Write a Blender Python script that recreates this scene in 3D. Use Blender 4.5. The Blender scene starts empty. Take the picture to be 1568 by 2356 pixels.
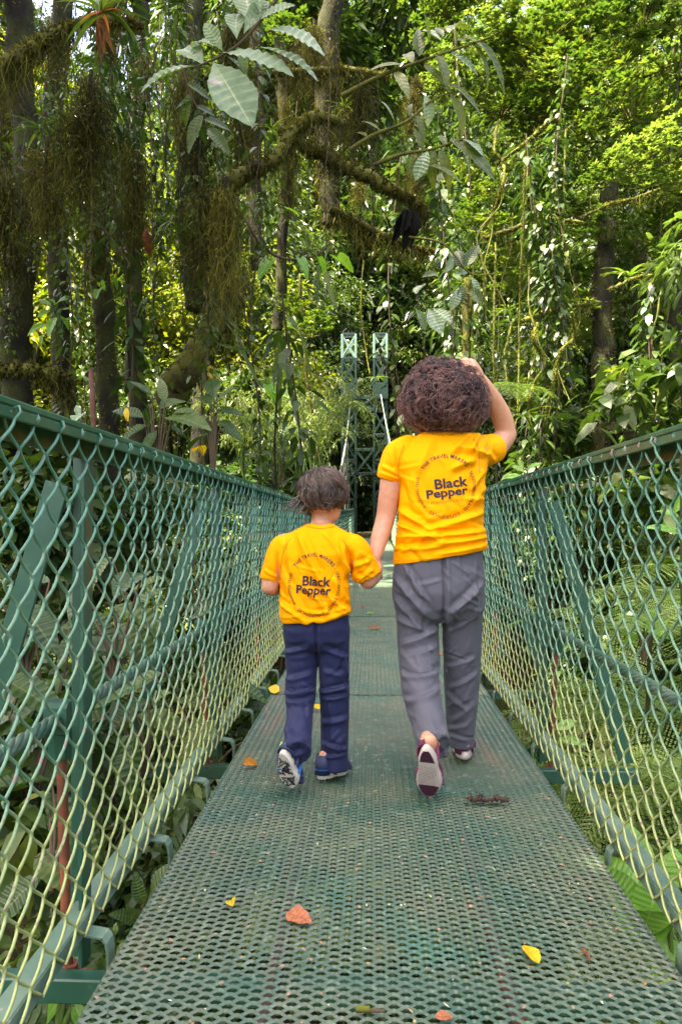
import bpy, bmesh, math, random
import numpy as np
from mathutils import Vector, Matrix, Quaternion
from mathutils.bvhtree import BVHTree

SC = bpy.context.scene
COL = SC.collection
R = math.radians

# ------------------------------------------------------------------ camera, sky, sun, exposure
F = 1750.0                        # focal length in pixels of a 1568 x 2356 picture
cam = bpy.data.cameras.new('camera')
cam.sensor_fit = 'VERTICAL'
cam.sensor_height = 36.0
cam.lens = 36.0 * F / 2356.0
cam.clip_start = 0.05
cam.clip_end = 600.0
camo = bpy.data.objects.new('camera', cam)
COL.objects.link(camo)
YAW, PITCH = math.atan2(71, F), math.atan2(27, F)
camo.location = (0, 0, 1.0)
camo.rotation_euler = (R(90) + PITCH, 0, YAW)
SC.camera = camo
CAM_R = camo.rotation_euler.to_matrix()

SUN_EL, SUN_AZ = 66.0, 240.0      # azimuth clockwise from +Y
world = bpy.data.worlds.new('World')
SC.world = world
world.use_nodes = True
wn = world.node_tree
wn.nodes.clear()
sky = wn.nodes.new('ShaderNodeTexSky')
sky.sky_type = 'NISHITA'
sky.sun_disc = False
sky.sun_elevation = R(SUN_EL)
sky.sun_rotation = R(SUN_AZ)
sky.dust_density = 5.0
sky.air_density = 0.8
sky.ozone_density = 0.6
bg = wn.nodes.new('ShaderNodeBackground')
bg.inputs['Strength'].default_value = 0.15
wo = wn.nodes.new('ShaderNodeOutputWorld')
wn.links.new(sky.outputs[0], bg.inputs[0])
wn.links.new(bg.outputs[0], wo.inputs[0])

sun = bpy.data.lights.new('sun', 'SUN')
sun.energy = 3.7
sun.angle = R(0.5)
sun.color = (1.0, 0.93, 0.80)
suno = bpy.data.objects.new('sun', sun)
COL.objects.link(suno)
sd = Vector((math.sin(R(SUN_AZ)) * math.cos(R(SUN_EL)), math.cos(R(SUN_AZ)) * math.cos(R(SUN_EL)), math.sin(R(SUN_EL))))
suno.rotation_euler = sd.to_track_quat('Z', 'Y').to_euler()
suno.location = (0, -5, 40)

SC.view_settings.view_transform = 'Standard'
SC.view_settings.look = 'None'
SC.view_settings.exposure = 3.05
SC.view_settings.gamma = 1.0
SC.view_settings.use_white_balance = True       # the camera is balanced for the bluish light of the shade
SC.view_settings.white_balance_temperature = 7500
SC.view_settings.white_balance_tint = 12
SC.view_settings.use_curve_mapping = False
SC.render.engine = 'CYCLES'
SC.cycles.use_denoising = True
SC.cycles.max_bounces = 7
SC.cycles.transparent_max_bounces = 8
SC.cycles.sample_clamp_indirect = 6.0

# ------------------------------------------------------------------ helpers
def W(x, y, Y):
    """World point at depth Y along the bridge, seen at (x, y) of the 1568 x 2356 picture."""
    d = CAM_R @ Vector(((x - 784.0) / F, (1178.0 - y) / F, -1.0))
    return Vector((0, 0, 1.0)) + d * (Y / d.y)

def npv(*a):
    return np.array(a, dtype=float)

def hashn(i):
    i = i.astype(np.uint64)
    i = (i ^ (i >> np.uint64(15))) * np.uint64(0x2c1b3c6d)
    i &= np.uint64(0xffffffff)
    i = (i ^ (i >> np.uint64(12))) * np.uint64(0x297a2d39)
    i &= np.uint64(0xffffffff)
    i = i ^ (i >> np.uint64(15))
    return (i & np.uint64(0xffffff)).astype(float) / float(0xffffff)

def vnoise(p, seed=0):
    """Value noise in [-1, 1] for points (n, 3)."""
    p = np.asarray(p, float)
    q = np.floor(p)
    f = p - q
    f = f * f * (3 - 2 * f)
    q = q.astype(np.int64) + 100000
    out = np.zeros(len(p))
    for dx in (0, 1):
        for dy in (0, 1):
            for dz in (0, 1):
                h = hashn((q[:, 0] + dx) * 73856093 ^ (q[:, 1] + dy) * 19349663 ^ (q[:, 2] + dz) * 83492791 ^ (seed * 2654435761 + 12345))
                w = (f[:, 0] if dx else 1 - f[:, 0]) * (f[:, 1] if dy else 1 - f[:, 1]) * (f[:, 2] if dz else 1 - f[:, 2])
                out += w * h
    return out * 2 - 1

class Geo:
    def __init__(s):
        s.v, s.f, s.t, s.uv, s.n = [], [], [], [], 0
    def add(s, v, f, tint=0.5, uv=None):
        v = np.asarray(v, float).reshape(-1, 3)
        f = np.asarray(f, dtype=np.int64)
        s.v.append(v)
        s.f.append(f + s.n)
        s.t.append(np.full(len(v), tint, float) if np.isscalar(tint) else np.asarray(tint, float))
        s.uv.append(np.zeros((len(v), 2)) if uv is None else np.asarray(uv, float))
        s.n += len(v)
    def mesh(s, name, mat=None, smooth=True, uv=False):
        me = bpy.data.meshes.new(name)
        v = np.concatenate(s.v)
        loops = np.concatenate([f.ravel() for f in s.f]).astype(np.int32)
        tot = np.concatenate([np.full(len(f), f.shape[1], np.int32) for f in s.f])
        start = np.concatenate([[0], np.cumsum(tot)[:-1]]).astype(np.int32)
        me.vertices.add(len(v))
        me.vertices.foreach_set('co', v.astype(np.float32).ravel())
        me.loops.add(len(loops))
        me.loops.foreach_set('vertex_index', loops)
        me.polygons.add(len(tot))
        me.polygons.foreach_set('loop_start', start)
        me.polygons.foreach_set('use_smooth', np.full(len(tot), smooth))
        a = me.attributes.new('tint', 'FLOAT', 'POINT')
        a.data.foreach_set('value', np.concatenate(s.t).astype(np.float32))
        if uv:
            u = me.uv_layers.new(name='uv')
            u.data.foreach_set('uv', np.concatenate(s.uv)[loops].astype(np.float32).ravel())
        me.update(calc_edges=True)
        me.validate()
        if mat:
            me.materials.append(mat)
        return me

def tag(o, label=None, cat=None, group=None, kind=None):
    if label: o['label'] = label
    if cat: o['category'] = cat
    if group: o['group'] = group
    if kind: o['kind'] = kind
    return o

def link(name, me, parent=None, loc=(0, 0, 0)):
    o = bpy.data.objects.new(name, me)
    COL.objects.link(o)
    o.location = loc
    if parent is not None:
        o.parent = parent
    return o

def empty(name, loc, label=None, cat=None, group=None):
    o = link(name, None, None, loc)
    o.empty_display_size = 0.1
    return tag(o, label, cat, group)

def part(name, me, root):
    """A part whose mesh is in world coordinates, under a thing standing unrotated at root.location."""
    return link(name, me, root, -Vector(root.location))

def kids(o):
    return [c for c in o.children]

def copy_tree(o, parent=None):
    c = o.copy()
    COL.objects.link(c)
    if parent is not None:
        c.parent = parent
    for k in kids(o):
        copy_tree(k, c)
    return c

SEEN = {}
def where(w, noun):
    """Words that place a plant by the landmarks it stands beside."""
    v = CAM_R.transposed() @ (Vector(w) - Vector((0, 0, 1.0)))
    x, y = 784 + F * v.x / max(-v.z, .1), 1178 - F * v.y / max(-v.z, .1)
    hz = [(95, 'by the broad left edge trunk'), (190, 'by the second dark trunk'), (275, 'by the forked dark trunk'), (375, 'by the strap leaved bromeliad'), (470, 'by the black trunk'), (560, 'by the leaning trunk'), (640, 'over the boy\'s left shoulder'), (740, 'above the boy'),
          (830, 'by the left tower mast'), (910, 'by the right tower mast'), (1000, 'by the woman\'s left shoulder'), (1090, 'above the woman\'s hair'), (1170, 'beside the raised elbow'), (1250, 'by the straight mossy vines'), (1330, 'by the looping mossy vine'), (1420, 'by the broad right trunk'), (1500, 'by the slim right trunk'), (9999, 'by the right edge')]
    vt = [(170, 'at the top'), (400, 'high up'), (640, 'fairly high'), (850, 'at mid height'), (1080, 'fairly low'), (1350, 'at rail height'), (9999, 'below the rail')]
    h = next(t for a, t in hz if x < a)
    u = next(t for a, t in vt if y < a)
    far = '' if w[1] < 11 else (' further off' if w[1] < 18 else ' far off')
    return f'{noun} {u}{far} {h}'

def unit(a):
    a = np.asarray(a, float)
    return a / np.maximum(np.linalg.norm(a, axis=-1, keepdims=True), 1e-9)

def smooth_path(pts, m):
    """Catmull-Rom through pts, m points."""
    p = np.asarray([tuple(q) for q in pts], float)
    p = np.vstack([2 * p[0] - p[1], p, 2 * p[-1] - p[-2]])
    n = len(p) - 3
    t = np.linspace(0, n - 1e-6, m)
    i = t.astype(int)
    u = (t - i)[:, None]
    a, b, c, d = p[i], p[i + 1], p[i + 2], p[i + 3]
    return 0.5 * (2 * b + (c - a) * u + (2 * a - 5 * b + 4 * c - d) * u ** 2 + (3 * b - 3 * c + d - a) * u ** 3)

def tube(G, pts, rad, n=6, tint=0.5, cap=True, flat=1.0, ref=None):
    p = np.asarray([tuple(q) for q in pts], float)
    m = len(p)
    r = np.full(m, rad, float) if np.isscalar(rad) else np.asarray(rad, float)
    T = unit(np.gradient(p, axis=0))
    a = np.zeros((m, 3))
    ref = np.array([0, 0, 1.0]) if ref is None else np.asarray(ref, float)
    if abs(T[0] @ ref) > 0.95:
        ref = np.array([0, 1.0, 0])
    x = ref - T[0] * (ref @ T[0])
    a[0] = x / np.linalg.norm(x)
    for i in range(1, m):
        x = a[i - 1] - T[i] * (a[i - 1] @ T[i])
        a[i] = x / max(np.linalg.norm(x), 1e-9)
    b = np.cross(T, a)
    th = np.arange(n) * 2 * math.pi / n
    ring = p[:, None, :] + r[:, None, None] * (np.cos(th)[None, :, None] * a[:, None, :] * flat + np.sin(th)[None, :, None] * b[:, None, :])
    v = ring.reshape(-1, 3)
    i = np.arange(m - 1)[:, None] * n
    j = np.arange(n)[None, :]
    k = (np.arange(n)[None, :] + 1) % n
    f = np.stack([i + j, i + k, i + n + k, i + n + j], -1).reshape(-1, 4)
    tt = tint if np.isscalar(tint) else np.repeat(np.asarray(tint, float), n)
    n0 = G.n
    G.add(v, f, tt)
    if cap:
        t0 = tint if np.isscalar(tint) else float(tint[0])
        t1 = tint if np.isscalar(tint) else float(tint[-1])
        G.add(np.vstack([v[:n], p[:1]]), np.stack([np.full(n, n), (np.arange(n) + 1) % n, np.arange(n)], -1), t0)
        G.add(np.vstack([v[-n:], p[-1:]]), np.stack([np.full(n, n), np.arange(n), (np.arange(n) + 1) % n], -1), t1)

def beam(G, p, q, w, h, up=(0, 0, 1), ch=0.004, tint=0.5):
    """A bar of rolled section w wide and h high (chamfered) from p to q."""
    p, q, up = (np.asarray(tuple(a), float) for a in (p, q, up))
    t = unit(q - p)
    if abs(t @ up) > 0.98 * np.linalg.norm(up):
        up = np.array([0, 1.0, 0])
    s = unit(np.cross(t, up))
    u = np.cross(s, t)
    w2, h2 = w / 2, h / 2
    c = min(ch, w2 * 0.45, h2 * 0.45)
    pr = [(-w2 + c, -h2), (w2 - c, -h2), (w2, -h2 + c), (w2, h2 - c), (w2 - c, h2), (-w2 + c, h2), (-w2, h2 - c), (-w2, -h2 + c)]
    a = np.array([p + s * x + u * y for x, y in pr])
    b = a + (q - p)
    i = np.arange(8)
    j = (i + 1) % 8
    G.add(np.vstack([a, b]), np.stack([i, j, j + 8, i + 8], -1), tint)
    G.add(a, i[::-1][None, :], tint)
    G.add(b, i[None, :], tint)

def slab(G, poly, thick, M=None, tint=0.5):
    """A polygon in the local xy plane, extruded down by thick, placed by M."""
    p = np.array([(x, y, 0.0) for x, y in poly])
    n = len(p)
    v = np.vstack([p, p - [0, 0, thick]])
    if M is not None:
        v = np.array([tuple(M @ Vector(a)) for a in v])
    i = np.arange(n)
    j = (i + 1) % n
    G.add(v, np.stack([i, i + n, j + n, j], -1), tint)
    G.add(v[:n], i[None, :], tint)
    G.add(v[n:], i[::-1][None, :], tint)

def leaves(G, P, A, N, L, Wd, tint, droop=0.25, kind='hex', fold=0.12):
    """Leaf blades: bases P, axes A, normals N (n, 3); lengths L, widths Wd (n,)."""
    P, A, N = (np.asarray(a, float) for a in (P, A, N))
    n = len(P)
    L = np.broadcast_to(L, (n,)).astype(float)
    Wd = np.broadcast_to(Wd, (n,)).astype(float)
    A = unit(A)
    S = unit(np.cross(A, N))
    N = np.cross(S, A)
    if kind == 'hex':
        t = [0, .30, .30, .72, .72, 1]
        s = [0, .5, -.5, .40, -.40, 0]
        fc = [[0, 2, 1], [5, 3, 4]]
        f4 = [[1, 2, 4, 3]]
    else:
        t = [0, .42, 1, .42]
        s = [0, .5, 0, -.5]
        fc = [[0, 3, 2], [0, 2, 1]]
        f4 = []
    k = len(t)
    v = np.zeros((n, k, 3))
    for i in range(k):
        v[:, i] = P + A * (L * t[i])[:, None] + S * (Wd * s[i])[:, None] + N * (Wd * fold * (abs(s[i]) * 2))[:, None]
        v[:, i, 2] -= droop * L * t[i] ** 2
    base = (np.arange(n) * k)[:, None, None]
    tt = np.repeat(np.broadcast_to(tint, (n,)), k)
    f3 = (base + np.array(fc)[None]).reshape(-1, 3)
    n0 = G.n
    G.add(v.reshape(-1, 3), f3, tt)
    if f4:
        q = (base + np.array(f4)[None]).reshape(-1, 4)
        G.f.append(q + n0)

def rdir(rng, n, up=0.0, flat=1.0):
    a = rng.normal(size=(n, 3))
    a[:, 2] = a[:, 2] * flat + up
    return unit(a)

def big_leaf(name, mat, L=1.0, Wd=0.4, droop=0.35, fold=0.18, ribs=9, rib=0.012, nu=14, nv=4, shape='oval', wav=0.0, seed=0, side=0.0):
    """A large single blade along +x from the origin, normal +z, with raised lateral veins."""
    G = Geo()
    rng = np.random.default_rng(seed)
    us = np.linspace(0, 1, nu + 1)
    V, UV = [], []
    ph = rng.uniform(0, 6.28)
    for u in us:
        if shape == 'oval':
            w = (math.sin(math.pi * min(1, u ** 0.85)) ** 0.8) * (1 - 0.12 * u)
        elif shape == 'strap':
            w = min(1, 0.35 + 2.6 * u) * (1 - u ** 3)
        elif shape == 'heart':
            w = (max(0.0, 1 - u) ** 0.62) * (1.0 - 0.35 * math.exp(-u * 9))
        elif shape == 'obovate':
            w = math.sin(math.pi * u ** 1.35) ** 0.8
        w = max(w, 0.015)
        w *= 1 + wav * math.sin(u * 17 + ph) * 0.5
        ang = droop * 1.6 * u
        cx = math.sin(ang) / max(droop * 1.6, 1e-3) if droop else u
        cz = -(1 - math.cos(ang)) / max(droop * 1.6, 1e-3) if droop else 0
        for j in range(-nv, nv + 1):
            s = j / nv
            y = s * w * Wd / 2
            z = abs(s) * fold * w * Wd + rib * math.sin((u * ribs - abs(s) * 0.9) * 2 * math.pi) * min(1, 3 * abs(s)) * w
            z += wav * Wd * 0.25 * math.sin(u * 13 + ph + (2 if s > 0 else 0)) * abs(s) ** 2
            back = 0.0
            if shape == 'heart':
                back = -0.16 * max(0, 1 - u * 5) * abs(s) ** 0.7
            V.append((cx * L + back * L - z * 0.4 * math.sin(ang), y + side * u * u * L, cz * L + z))
            UV.append((u, s * 0.5 + 0.5))
    m = 2 * nv + 1
    i = np.arange(nu)[:, None] * m
    j = np.arange(m - 1)[None, :]
    f = np.stack([i + j, i + m + j, i + m + j + 1, i + j + 1], -1).reshape(-1, 4)
    G.add(V, f, 0.5, UV)
    return G.mesh(name, mat, True, uv=True)

def frame_from(axis, normal):
    """Matrix whose x is axis and whose z is near normal."""
    x = Vector(axis).normalized()
    z = Vector(normal)
    z = (z - x * z.dot(x))
    if z.length < 1e-4:
        z = Vector((0, 1, 0)) - x * x.y
    z.normalize()
    y = z.cross(x)
    return Matrix((x, y, z)).transposed()

def put(o, loc, axis, normal, scale):
    m = frame_from(axis, normal).to_4x4()
    m.translation = Vector(loc)
    sc = scale if isinstance(scale, (tuple, list)) else (scale,) * 3
    o.location = Vector(loc)
    o.rotation_euler = m.to_3x3().to_euler()
    o.scale = sc
    return o

# ------------------------------------------------------------------ materials
class NT:
    def __init__(s, name):
        s.m = bpy.data.materials.new(name)
        s.m.use_nodes = True
        s.t = s.m.node_tree
        s.p = s.t.nodes['Principled BSDF']
        s.out = s.t.nodes['Material Output']
    def n(s, kind, **kw):
        nd = s.t.nodes.new('ShaderNode' + kind)
        for k, v in kw.items():
            if k.startswith('in_'):
                key = k[3:]
                key = int(key) if key.isdigit() else key.replace('_', ' ')
                nd.inputs[key].default_value = v
            else:
                setattr(nd, k, v)
        return nd
    def l(s, a, b):
        s.t.links.new(a, b)
    def noise(s, scale, detail=3, rough=0.55, coord='Object', sy=(1, 1, 1), dist=0.0):
        tc = s.n('TexCoord')
        mp = s.n('Mapping')
        mp.inputs['Scale'].default_value = sy
        s.l(tc.outputs[coord], mp.inputs[0])
        nz = s.n('TexNoise')
        nz.inputs['Scale'].default_value = scale
        nz.inputs['Detail'].default_value = detail
        nz.inputs['Roughness'].default_value = rough
        nz.inputs['Distortion'].default_value = dist
        s.l(mp.outputs[0], nz.inputs['Vector'])
        return nz.outputs['Fac']
    def ramp(s, fac, stops):
        r = s.n('ValToRGB')
        e = r.color_ramp.elements
        while len(e) < len(stops):
            e.new(0.5)
        for el, (pos, c) in zip(e, stops):
            el.position = pos
            el.color = (*c, 1) if len(c) == 3 else c
        s.l(fac, r.inputs[0])
        return r.outputs[0]
    def mix(s, fac, a, b, mode='MIX'):
        m = s.n('Mix', data_type='RGBA', blend_type=mode)
        for sock, v in ((m.inputs[0], fac), (m.inputs[6], a), (m.inputs[7], b)):
            if isinstance(v, (int, float)):
                sock.default_value = v
            elif isinstance(v, tuple):
                sock.default_value = (*v, 1)
            else:
                s.l(v, sock)
        return m.outputs[2]
    def math(s, op, a, b=None, c=None):
        m = s.n('Math', operation=op)
        for i, v in enumerate((a, b, c)):
            if v is None: continue
            if isinstance(v, (int, float)):
                m.inputs[i].default_value = v
            else:
                s.l(v, m.inputs[i])
        return m.outputs[0]
    def attr(s, name='tint'):
        return s.n('Attribute', attribute_name=name).outputs['Fac']
    def rnd(s):
        return s.n('ObjectInfo').outputs['Random']
    def bump(s, h, strength=0.3, dist=0.01):
        b = s.n('Bump')
        b.inputs['Strength'].default_value = strength
        b.inputs['Distance'].default_value = dist
        s.l(h, b.inputs['Height'])
        s.l(b.outputs[0], s.p.inputs['Normal'])
    def set(s, col=None, rough=None, spec=None, metal=None, **kw):
        if col is not None:
            if isinstance(col, tuple): s.p.inputs['Base Color'].default_value = (*col, 1)
            else: s.l(col, s.p.inputs['Base Color'])
        if rough is not None:
            if isinstance(rough, (int, float)): s.p.inputs['Roughness'].default_value = rough
            else: s.l(rough, s.p.inputs['Roughness'])
        if spec is not None: s.p.inputs['Specular IOR Level'].default_value = spec
        if metal is not None: s.p.inputs['Metallic'].default_value = metal
        return s.m

def leaf_mat(name, stops, trans=0.35, rough=0.42, spec=0.5, tr_gain=(1.6, 1.7, 0.8), spots=None, rnd=0.35):
    k = NT(name)
    f = k.math('ADD', k.attr(), k.math('MULTIPLY', k.math('SUBTRACT', k.rnd(), 0.5), rnd))
    c = k.ramp(f, stops)
    if spots:
        nz = k.noise(spots[0], 3)
        c = k.mix(k.ramp(nz, [(spots[1], (0, 0, 0)), (spots[1] + 0.12, (1, 1, 1))]), c, spots[2])
    k.set(c, rough, spec)
    tb = k.n('BsdfTranslucent')
    tc = k.mix(1.0, c, tr_gain, 'MULTIPLY')
    k.l(tc, tb.inputs['Color'])
    ms = k.n('MixShader')
    ms.inputs[0].default_value = trans
    k.l(k.p.outputs[0], ms.inputs[1])
    k.l(tb.outputs[0], ms.inputs[2])
    k.l(ms.outputs[0], k.out.inputs['Surface'])
    return k.m

def blade_mat(name, base, vein, trans=0.25, ribs=9, rough=0.45, blot=None, hue=0.5, tr=(1.5, 1.6, 0.6)):
    """Large single leaves: midrib and lateral veins from the blade's own uv, blotches from noise."""
    k = NT(name)
    uv = k.n('UVMap', uv_map='uv')
    sp = k.n('SeparateXYZ')
    k.l(uv.outputs[0], sp.inputs[0])
    av = k.math('ABSOLUTE', k.math('SUBTRACT', sp.outputs[1], 0.5))
    mid = k.math('LESS_THAN', av, 0.022)
    lat = k.math('SINE', k.math('MULTIPLY', k.math('SUBTRACT', k.math('MULTIPLY', sp.outputs[0], float(ribs)), k.math('MULTIPLY', av, 1.8)), 6.2832))
    latm = k.math('MULTIPLY', k.math('POWER', k.math('MAXIMUM', lat, 0.0), 8.0), 0.45)
    rn = k.n('ObjectInfo')
    c = k.ramp(k.math('ADD', k.noise(5.0, 4), k.math('MULTIPLY', k.math('SUBTRACT', rn.outputs['Random'], 0.5), hue)), [(0.25, base[0]), (0.5, base[1]), (0.75, base[2])])
    if blot:
        c = k.mix(k.ramp(k.noise(blot[0], 4, 0.6), [(blot[1], (0, 0, 0)), (blot[1] + 0.1, (1, 1, 1))]), c, blot[2])
    c = k.mix(latm, c, vein)
    c = k.mix(mid, c, vein)
    k.set(c, rough, 0.45)
    k.bump(k.math('ADD', lat, k.noise(30, 3)), 0.25, 0.004)
    tb = k.n('BsdfTranslucent')
    k.l(k.mix(1.0, c, tr, 'MULTIPLY'), tb.inputs['Color'])
    ms = k.n('MixShader')
    ms.inputs[0].default_value = trans
    k.l(k.p.outputs[0], ms.inputs[1])
    k.l(tb.outputs[0], ms.inputs[2])
    k.l(ms.outputs[0], k.out.inputs['Surface'])
    return k.m

def steel_mat(name, base, worn, rust=(0.20, 0.055, 0.02), rust_at=0.70, rough=0.42, scale=6.0):
    k = NT(name)
    c = k.mix(k.ramp(k.noise(scale, 5, 0.6), [(0.42, (0, 0, 0)), (0.72, (1, 1, 1))]), base, worn)
    c = k.mix(k.ramp(k.noise(scale * 5, 3, 0.6), [(0.62, (0, 0, 0)), (0.70, (.6, .6, .6))]), c, (worn[0] * 1.8, worn[1] * 1.4, worn[2] * 1.5))
    c = k.mix(k.ramp(k.noise(3.1, 5, 0.65), [(rust_at, (0, 0, 0)), (rust_at + 0.05, (1, 1, 1))]), c, rust)
    k.set(c, rough, 0.5)
    k.bump(k.noise(60, 4), 0.15, 0.003)
    return k.m

def bark_mat(name, a, b, moss, at=0.5):
    k = NT(name)
    c = k.mix(k.noise(9, 5, 0.65, sy=(1, 1, 0.35)), a, b)
    c = k.mix(k.ramp(k.noise(3.2, 5, 0.6), [(at - 0.08, (0, 0, 0)), (at + 0.08, (1, 1, 1))]), c, moss)
    k.set(c, 0.9, 0.2)
    k.bump(k.noise(22, 5, 0.7, sy=(1, 1, 0.4)), 0.8, 0.03)
    return k.m
# ------------------------------------------------------------------ setting: ground
def zdeck(y):
    y = np.asarray(y, float)
    return 0.40 * (np.clip((y - 9.0) / 22.0, 0, None)) ** 1.6

def sstep(a, b, x):
    t = np.clip((x - a) / (b - a), 0, 1)
    return t * t * (3 - 2 * t)

def terrain(x, y):
    x = np.asarray(x, float); y = np.asarray(y, float)
    ax = np.abs(x - 0.2)
    end = sstep(18, 34, y)
    h = -4.6 + 5.0 * end + (1 - end) * (2.8 * sstep(1.6, 7, ax) + 3.4 * sstep(7, 16, ax))
    h = h + np.clip(y - 40, 0, 60) * 0.62 * sstep(38, 48, y) + np.clip(ax - 14, 0, 40) * 0.45
    h = h - 1.5 * sstep(-4, -30, y)
    p = np.stack([x.ravel() * 0.35, y.ravel() * 0.35, np.zeros(x.size)], -1)
    h = h + (vnoise(p, 3) * 0.35 + vnoise(p * 3.1, 4) * 0.12).reshape(x.shape)
    near = (1 - sstep(1.2, 2.2, ax)) * (1 - sstep(30, 31.5, y)) * 0
    return h + near

k = NT('forest_soil')
c = k.mix(k.ramp(k.noise(1.2, 6, 0.65), [(0.4, (0, 0, 0)), (0.62, (1, 1, 1))]), (0.022, 0.015, 0.008), (0.025, 0.045, 0.010))
c = k.mix(k.ramp(k.noise(9, 5, 0.7), [(0.55, (0, 0, 0)), (0.65, (1, 1, 1))]), c, (0.07, 0.042, 0.018))
k.set(c, 0.95, 0.15)
k.bump(k.noise(14, 6, 0.7), 0.9, 0.06)
M_SOIL = k.m

G = Geo()
xs = np.concatenate([np.linspace(-140, -24, 14), np.linspace(-22, 22, 90), np.linspace(24, 140, 14)])
ys = np.concatenate([np.linspace(-120, -12, 12), np.linspace(-10, 60, 130), np.linspace(64, 200, 20)])
XX, YY = np.meshgrid(xs, ys)
ZZ = terrain(XX, YY)
nx, ny = len(xs), len(ys)
i = np.arange(ny - 1)[:, None] * nx
j = np.arange(nx - 1)[None, :]
G.add(np.stack([XX, YY, ZZ], -1).reshape(-1, 3), np.stack([i + j, i + j + 1, i + nx + j + 1, i + nx + j], -1).reshape(-1, 4))
tag(link('ground', G.mesh('ground', M_SOIL)), kind='structure')

# ------------------------------------------------------------------ bridge materials
M_GREEN = steel_mat('green_paint', (0.006, 0.055, 0.034), (0.018, 0.082, 0.052), rust_at=0.66)
M_RAIL = steel_mat('rail_paint', (0.009, 0.078, 0.042), (0.040, 0.122, 0.072), rust_at=0.80, rough=0.35)
M_KERB = steel_mat('weathered_paint', (0.080, 0.150, 0.105), (0.16, 0.225, 0.165), rust_at=0.80, rough=0.5)
M_RUST = steel_mat('rusty_steel', (0.10, 0.030, 0.015), (0.19, 0.055, 0.02), rust_at=0.55, rough=0.75)
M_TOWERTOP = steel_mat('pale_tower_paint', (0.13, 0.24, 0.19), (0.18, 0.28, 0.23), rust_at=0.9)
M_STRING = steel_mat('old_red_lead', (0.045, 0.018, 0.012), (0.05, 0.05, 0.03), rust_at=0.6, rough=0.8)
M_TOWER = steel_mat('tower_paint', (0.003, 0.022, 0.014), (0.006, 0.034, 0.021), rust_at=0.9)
M_CABLE = steel_mat('cable_strand', (0.030, 0.085, 0.058), (0.10, 0.145, 0.095), rust_at=0.72, rough=0.55)
M_GALV = steel_mat('hanger_steel', (0.20, 0.24, 0.20), (0.30, 0.32, 0.27), rust_at=0.7, rough=0.5)

k = NT('deck_mesh_paint')
c = k.mix(k.ramp(k.noise(2.2, 5, 0.6), [(0.38, (0, 0, 0)), (0.62, (1, 1, 1))]), (0.011, 0.055, 0.035), (0.056, 0.080, 0.046))
c = k.mix(k.ramp(k.noise(1.3, 3, 0.55), [(0.56, (0, 0, 0)), (0.66, (.8, .8, .8))]), c, (0.008, 0.095, 0.066))
c = k.mix(k.ramp(k.noise(0.9, 4, 0.6, sy=(5, 0.6, 1)), [(0.60, (0, 0, 0)), (0.74, (.75, .75, .75))]), c, (0.13, 0.075, 0.045))
c = k.mix(k.ramp(k.noise(26, 3, 0.6), [(0.56, (0, 0, 0)), (0.70, (.7, .7, .7))]), c, (0.105, 0.16, 0.11))
c = k.mix(k.ramp(k.noise(41, 2, 0.6), [(0.67, (0, 0, 0)), (0.72, (1, 1, 1))]), c, (0.26, 0.13, 0.075))
c = k.mix(k.ramp(k.noise(70, 2, 0.5), [(0.77, (0, 0, 0)), (0.80, (1, 1, 1))]), c, (0.36, 0.37, 0.28))
k.set(c, k.ramp(k.noise(7, 4), [(0.3, (.32, .32, .32)), (0.7, (.62, .62, .62))]), 0.5)
k.bump(k.noise(120, 3), 0.25, 0.002)
M_DECK = k.m

k = NT('fence_wire')
geo = k.n('NewGeometry')
sp = k.n('SeparateXYZ')
k.l(geo.outputs['Position'], sp.inputs[0])
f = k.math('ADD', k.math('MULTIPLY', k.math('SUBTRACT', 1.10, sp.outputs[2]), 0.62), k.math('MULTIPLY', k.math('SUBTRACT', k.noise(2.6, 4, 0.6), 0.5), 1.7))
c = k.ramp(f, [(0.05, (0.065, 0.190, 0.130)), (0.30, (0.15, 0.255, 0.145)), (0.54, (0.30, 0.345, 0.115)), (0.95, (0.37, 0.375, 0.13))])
c = k.mix(k.ramp(k.noise(30, 3), [(0.60, (0, 0, 0)), (0.67, (1, 1, 1))]), c, (0.19, 0.13, 0.11))
k.set(c, 0.5, 0.5)
M_WIRE = k.m

XL, XR = -0.68, 0.73
DL, DR = -0.585, 0.675
POSTS = [1.88 + 1.65 * q for q in range(17)]
Y_END = 29.2

# ------------------------------------------------------------------ the walkway
bridge = empty('footbridge', (0.045, 14, 0), 'narrow suspended footbridge with a dark green expanded metal walkway', 'footbridge')

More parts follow.
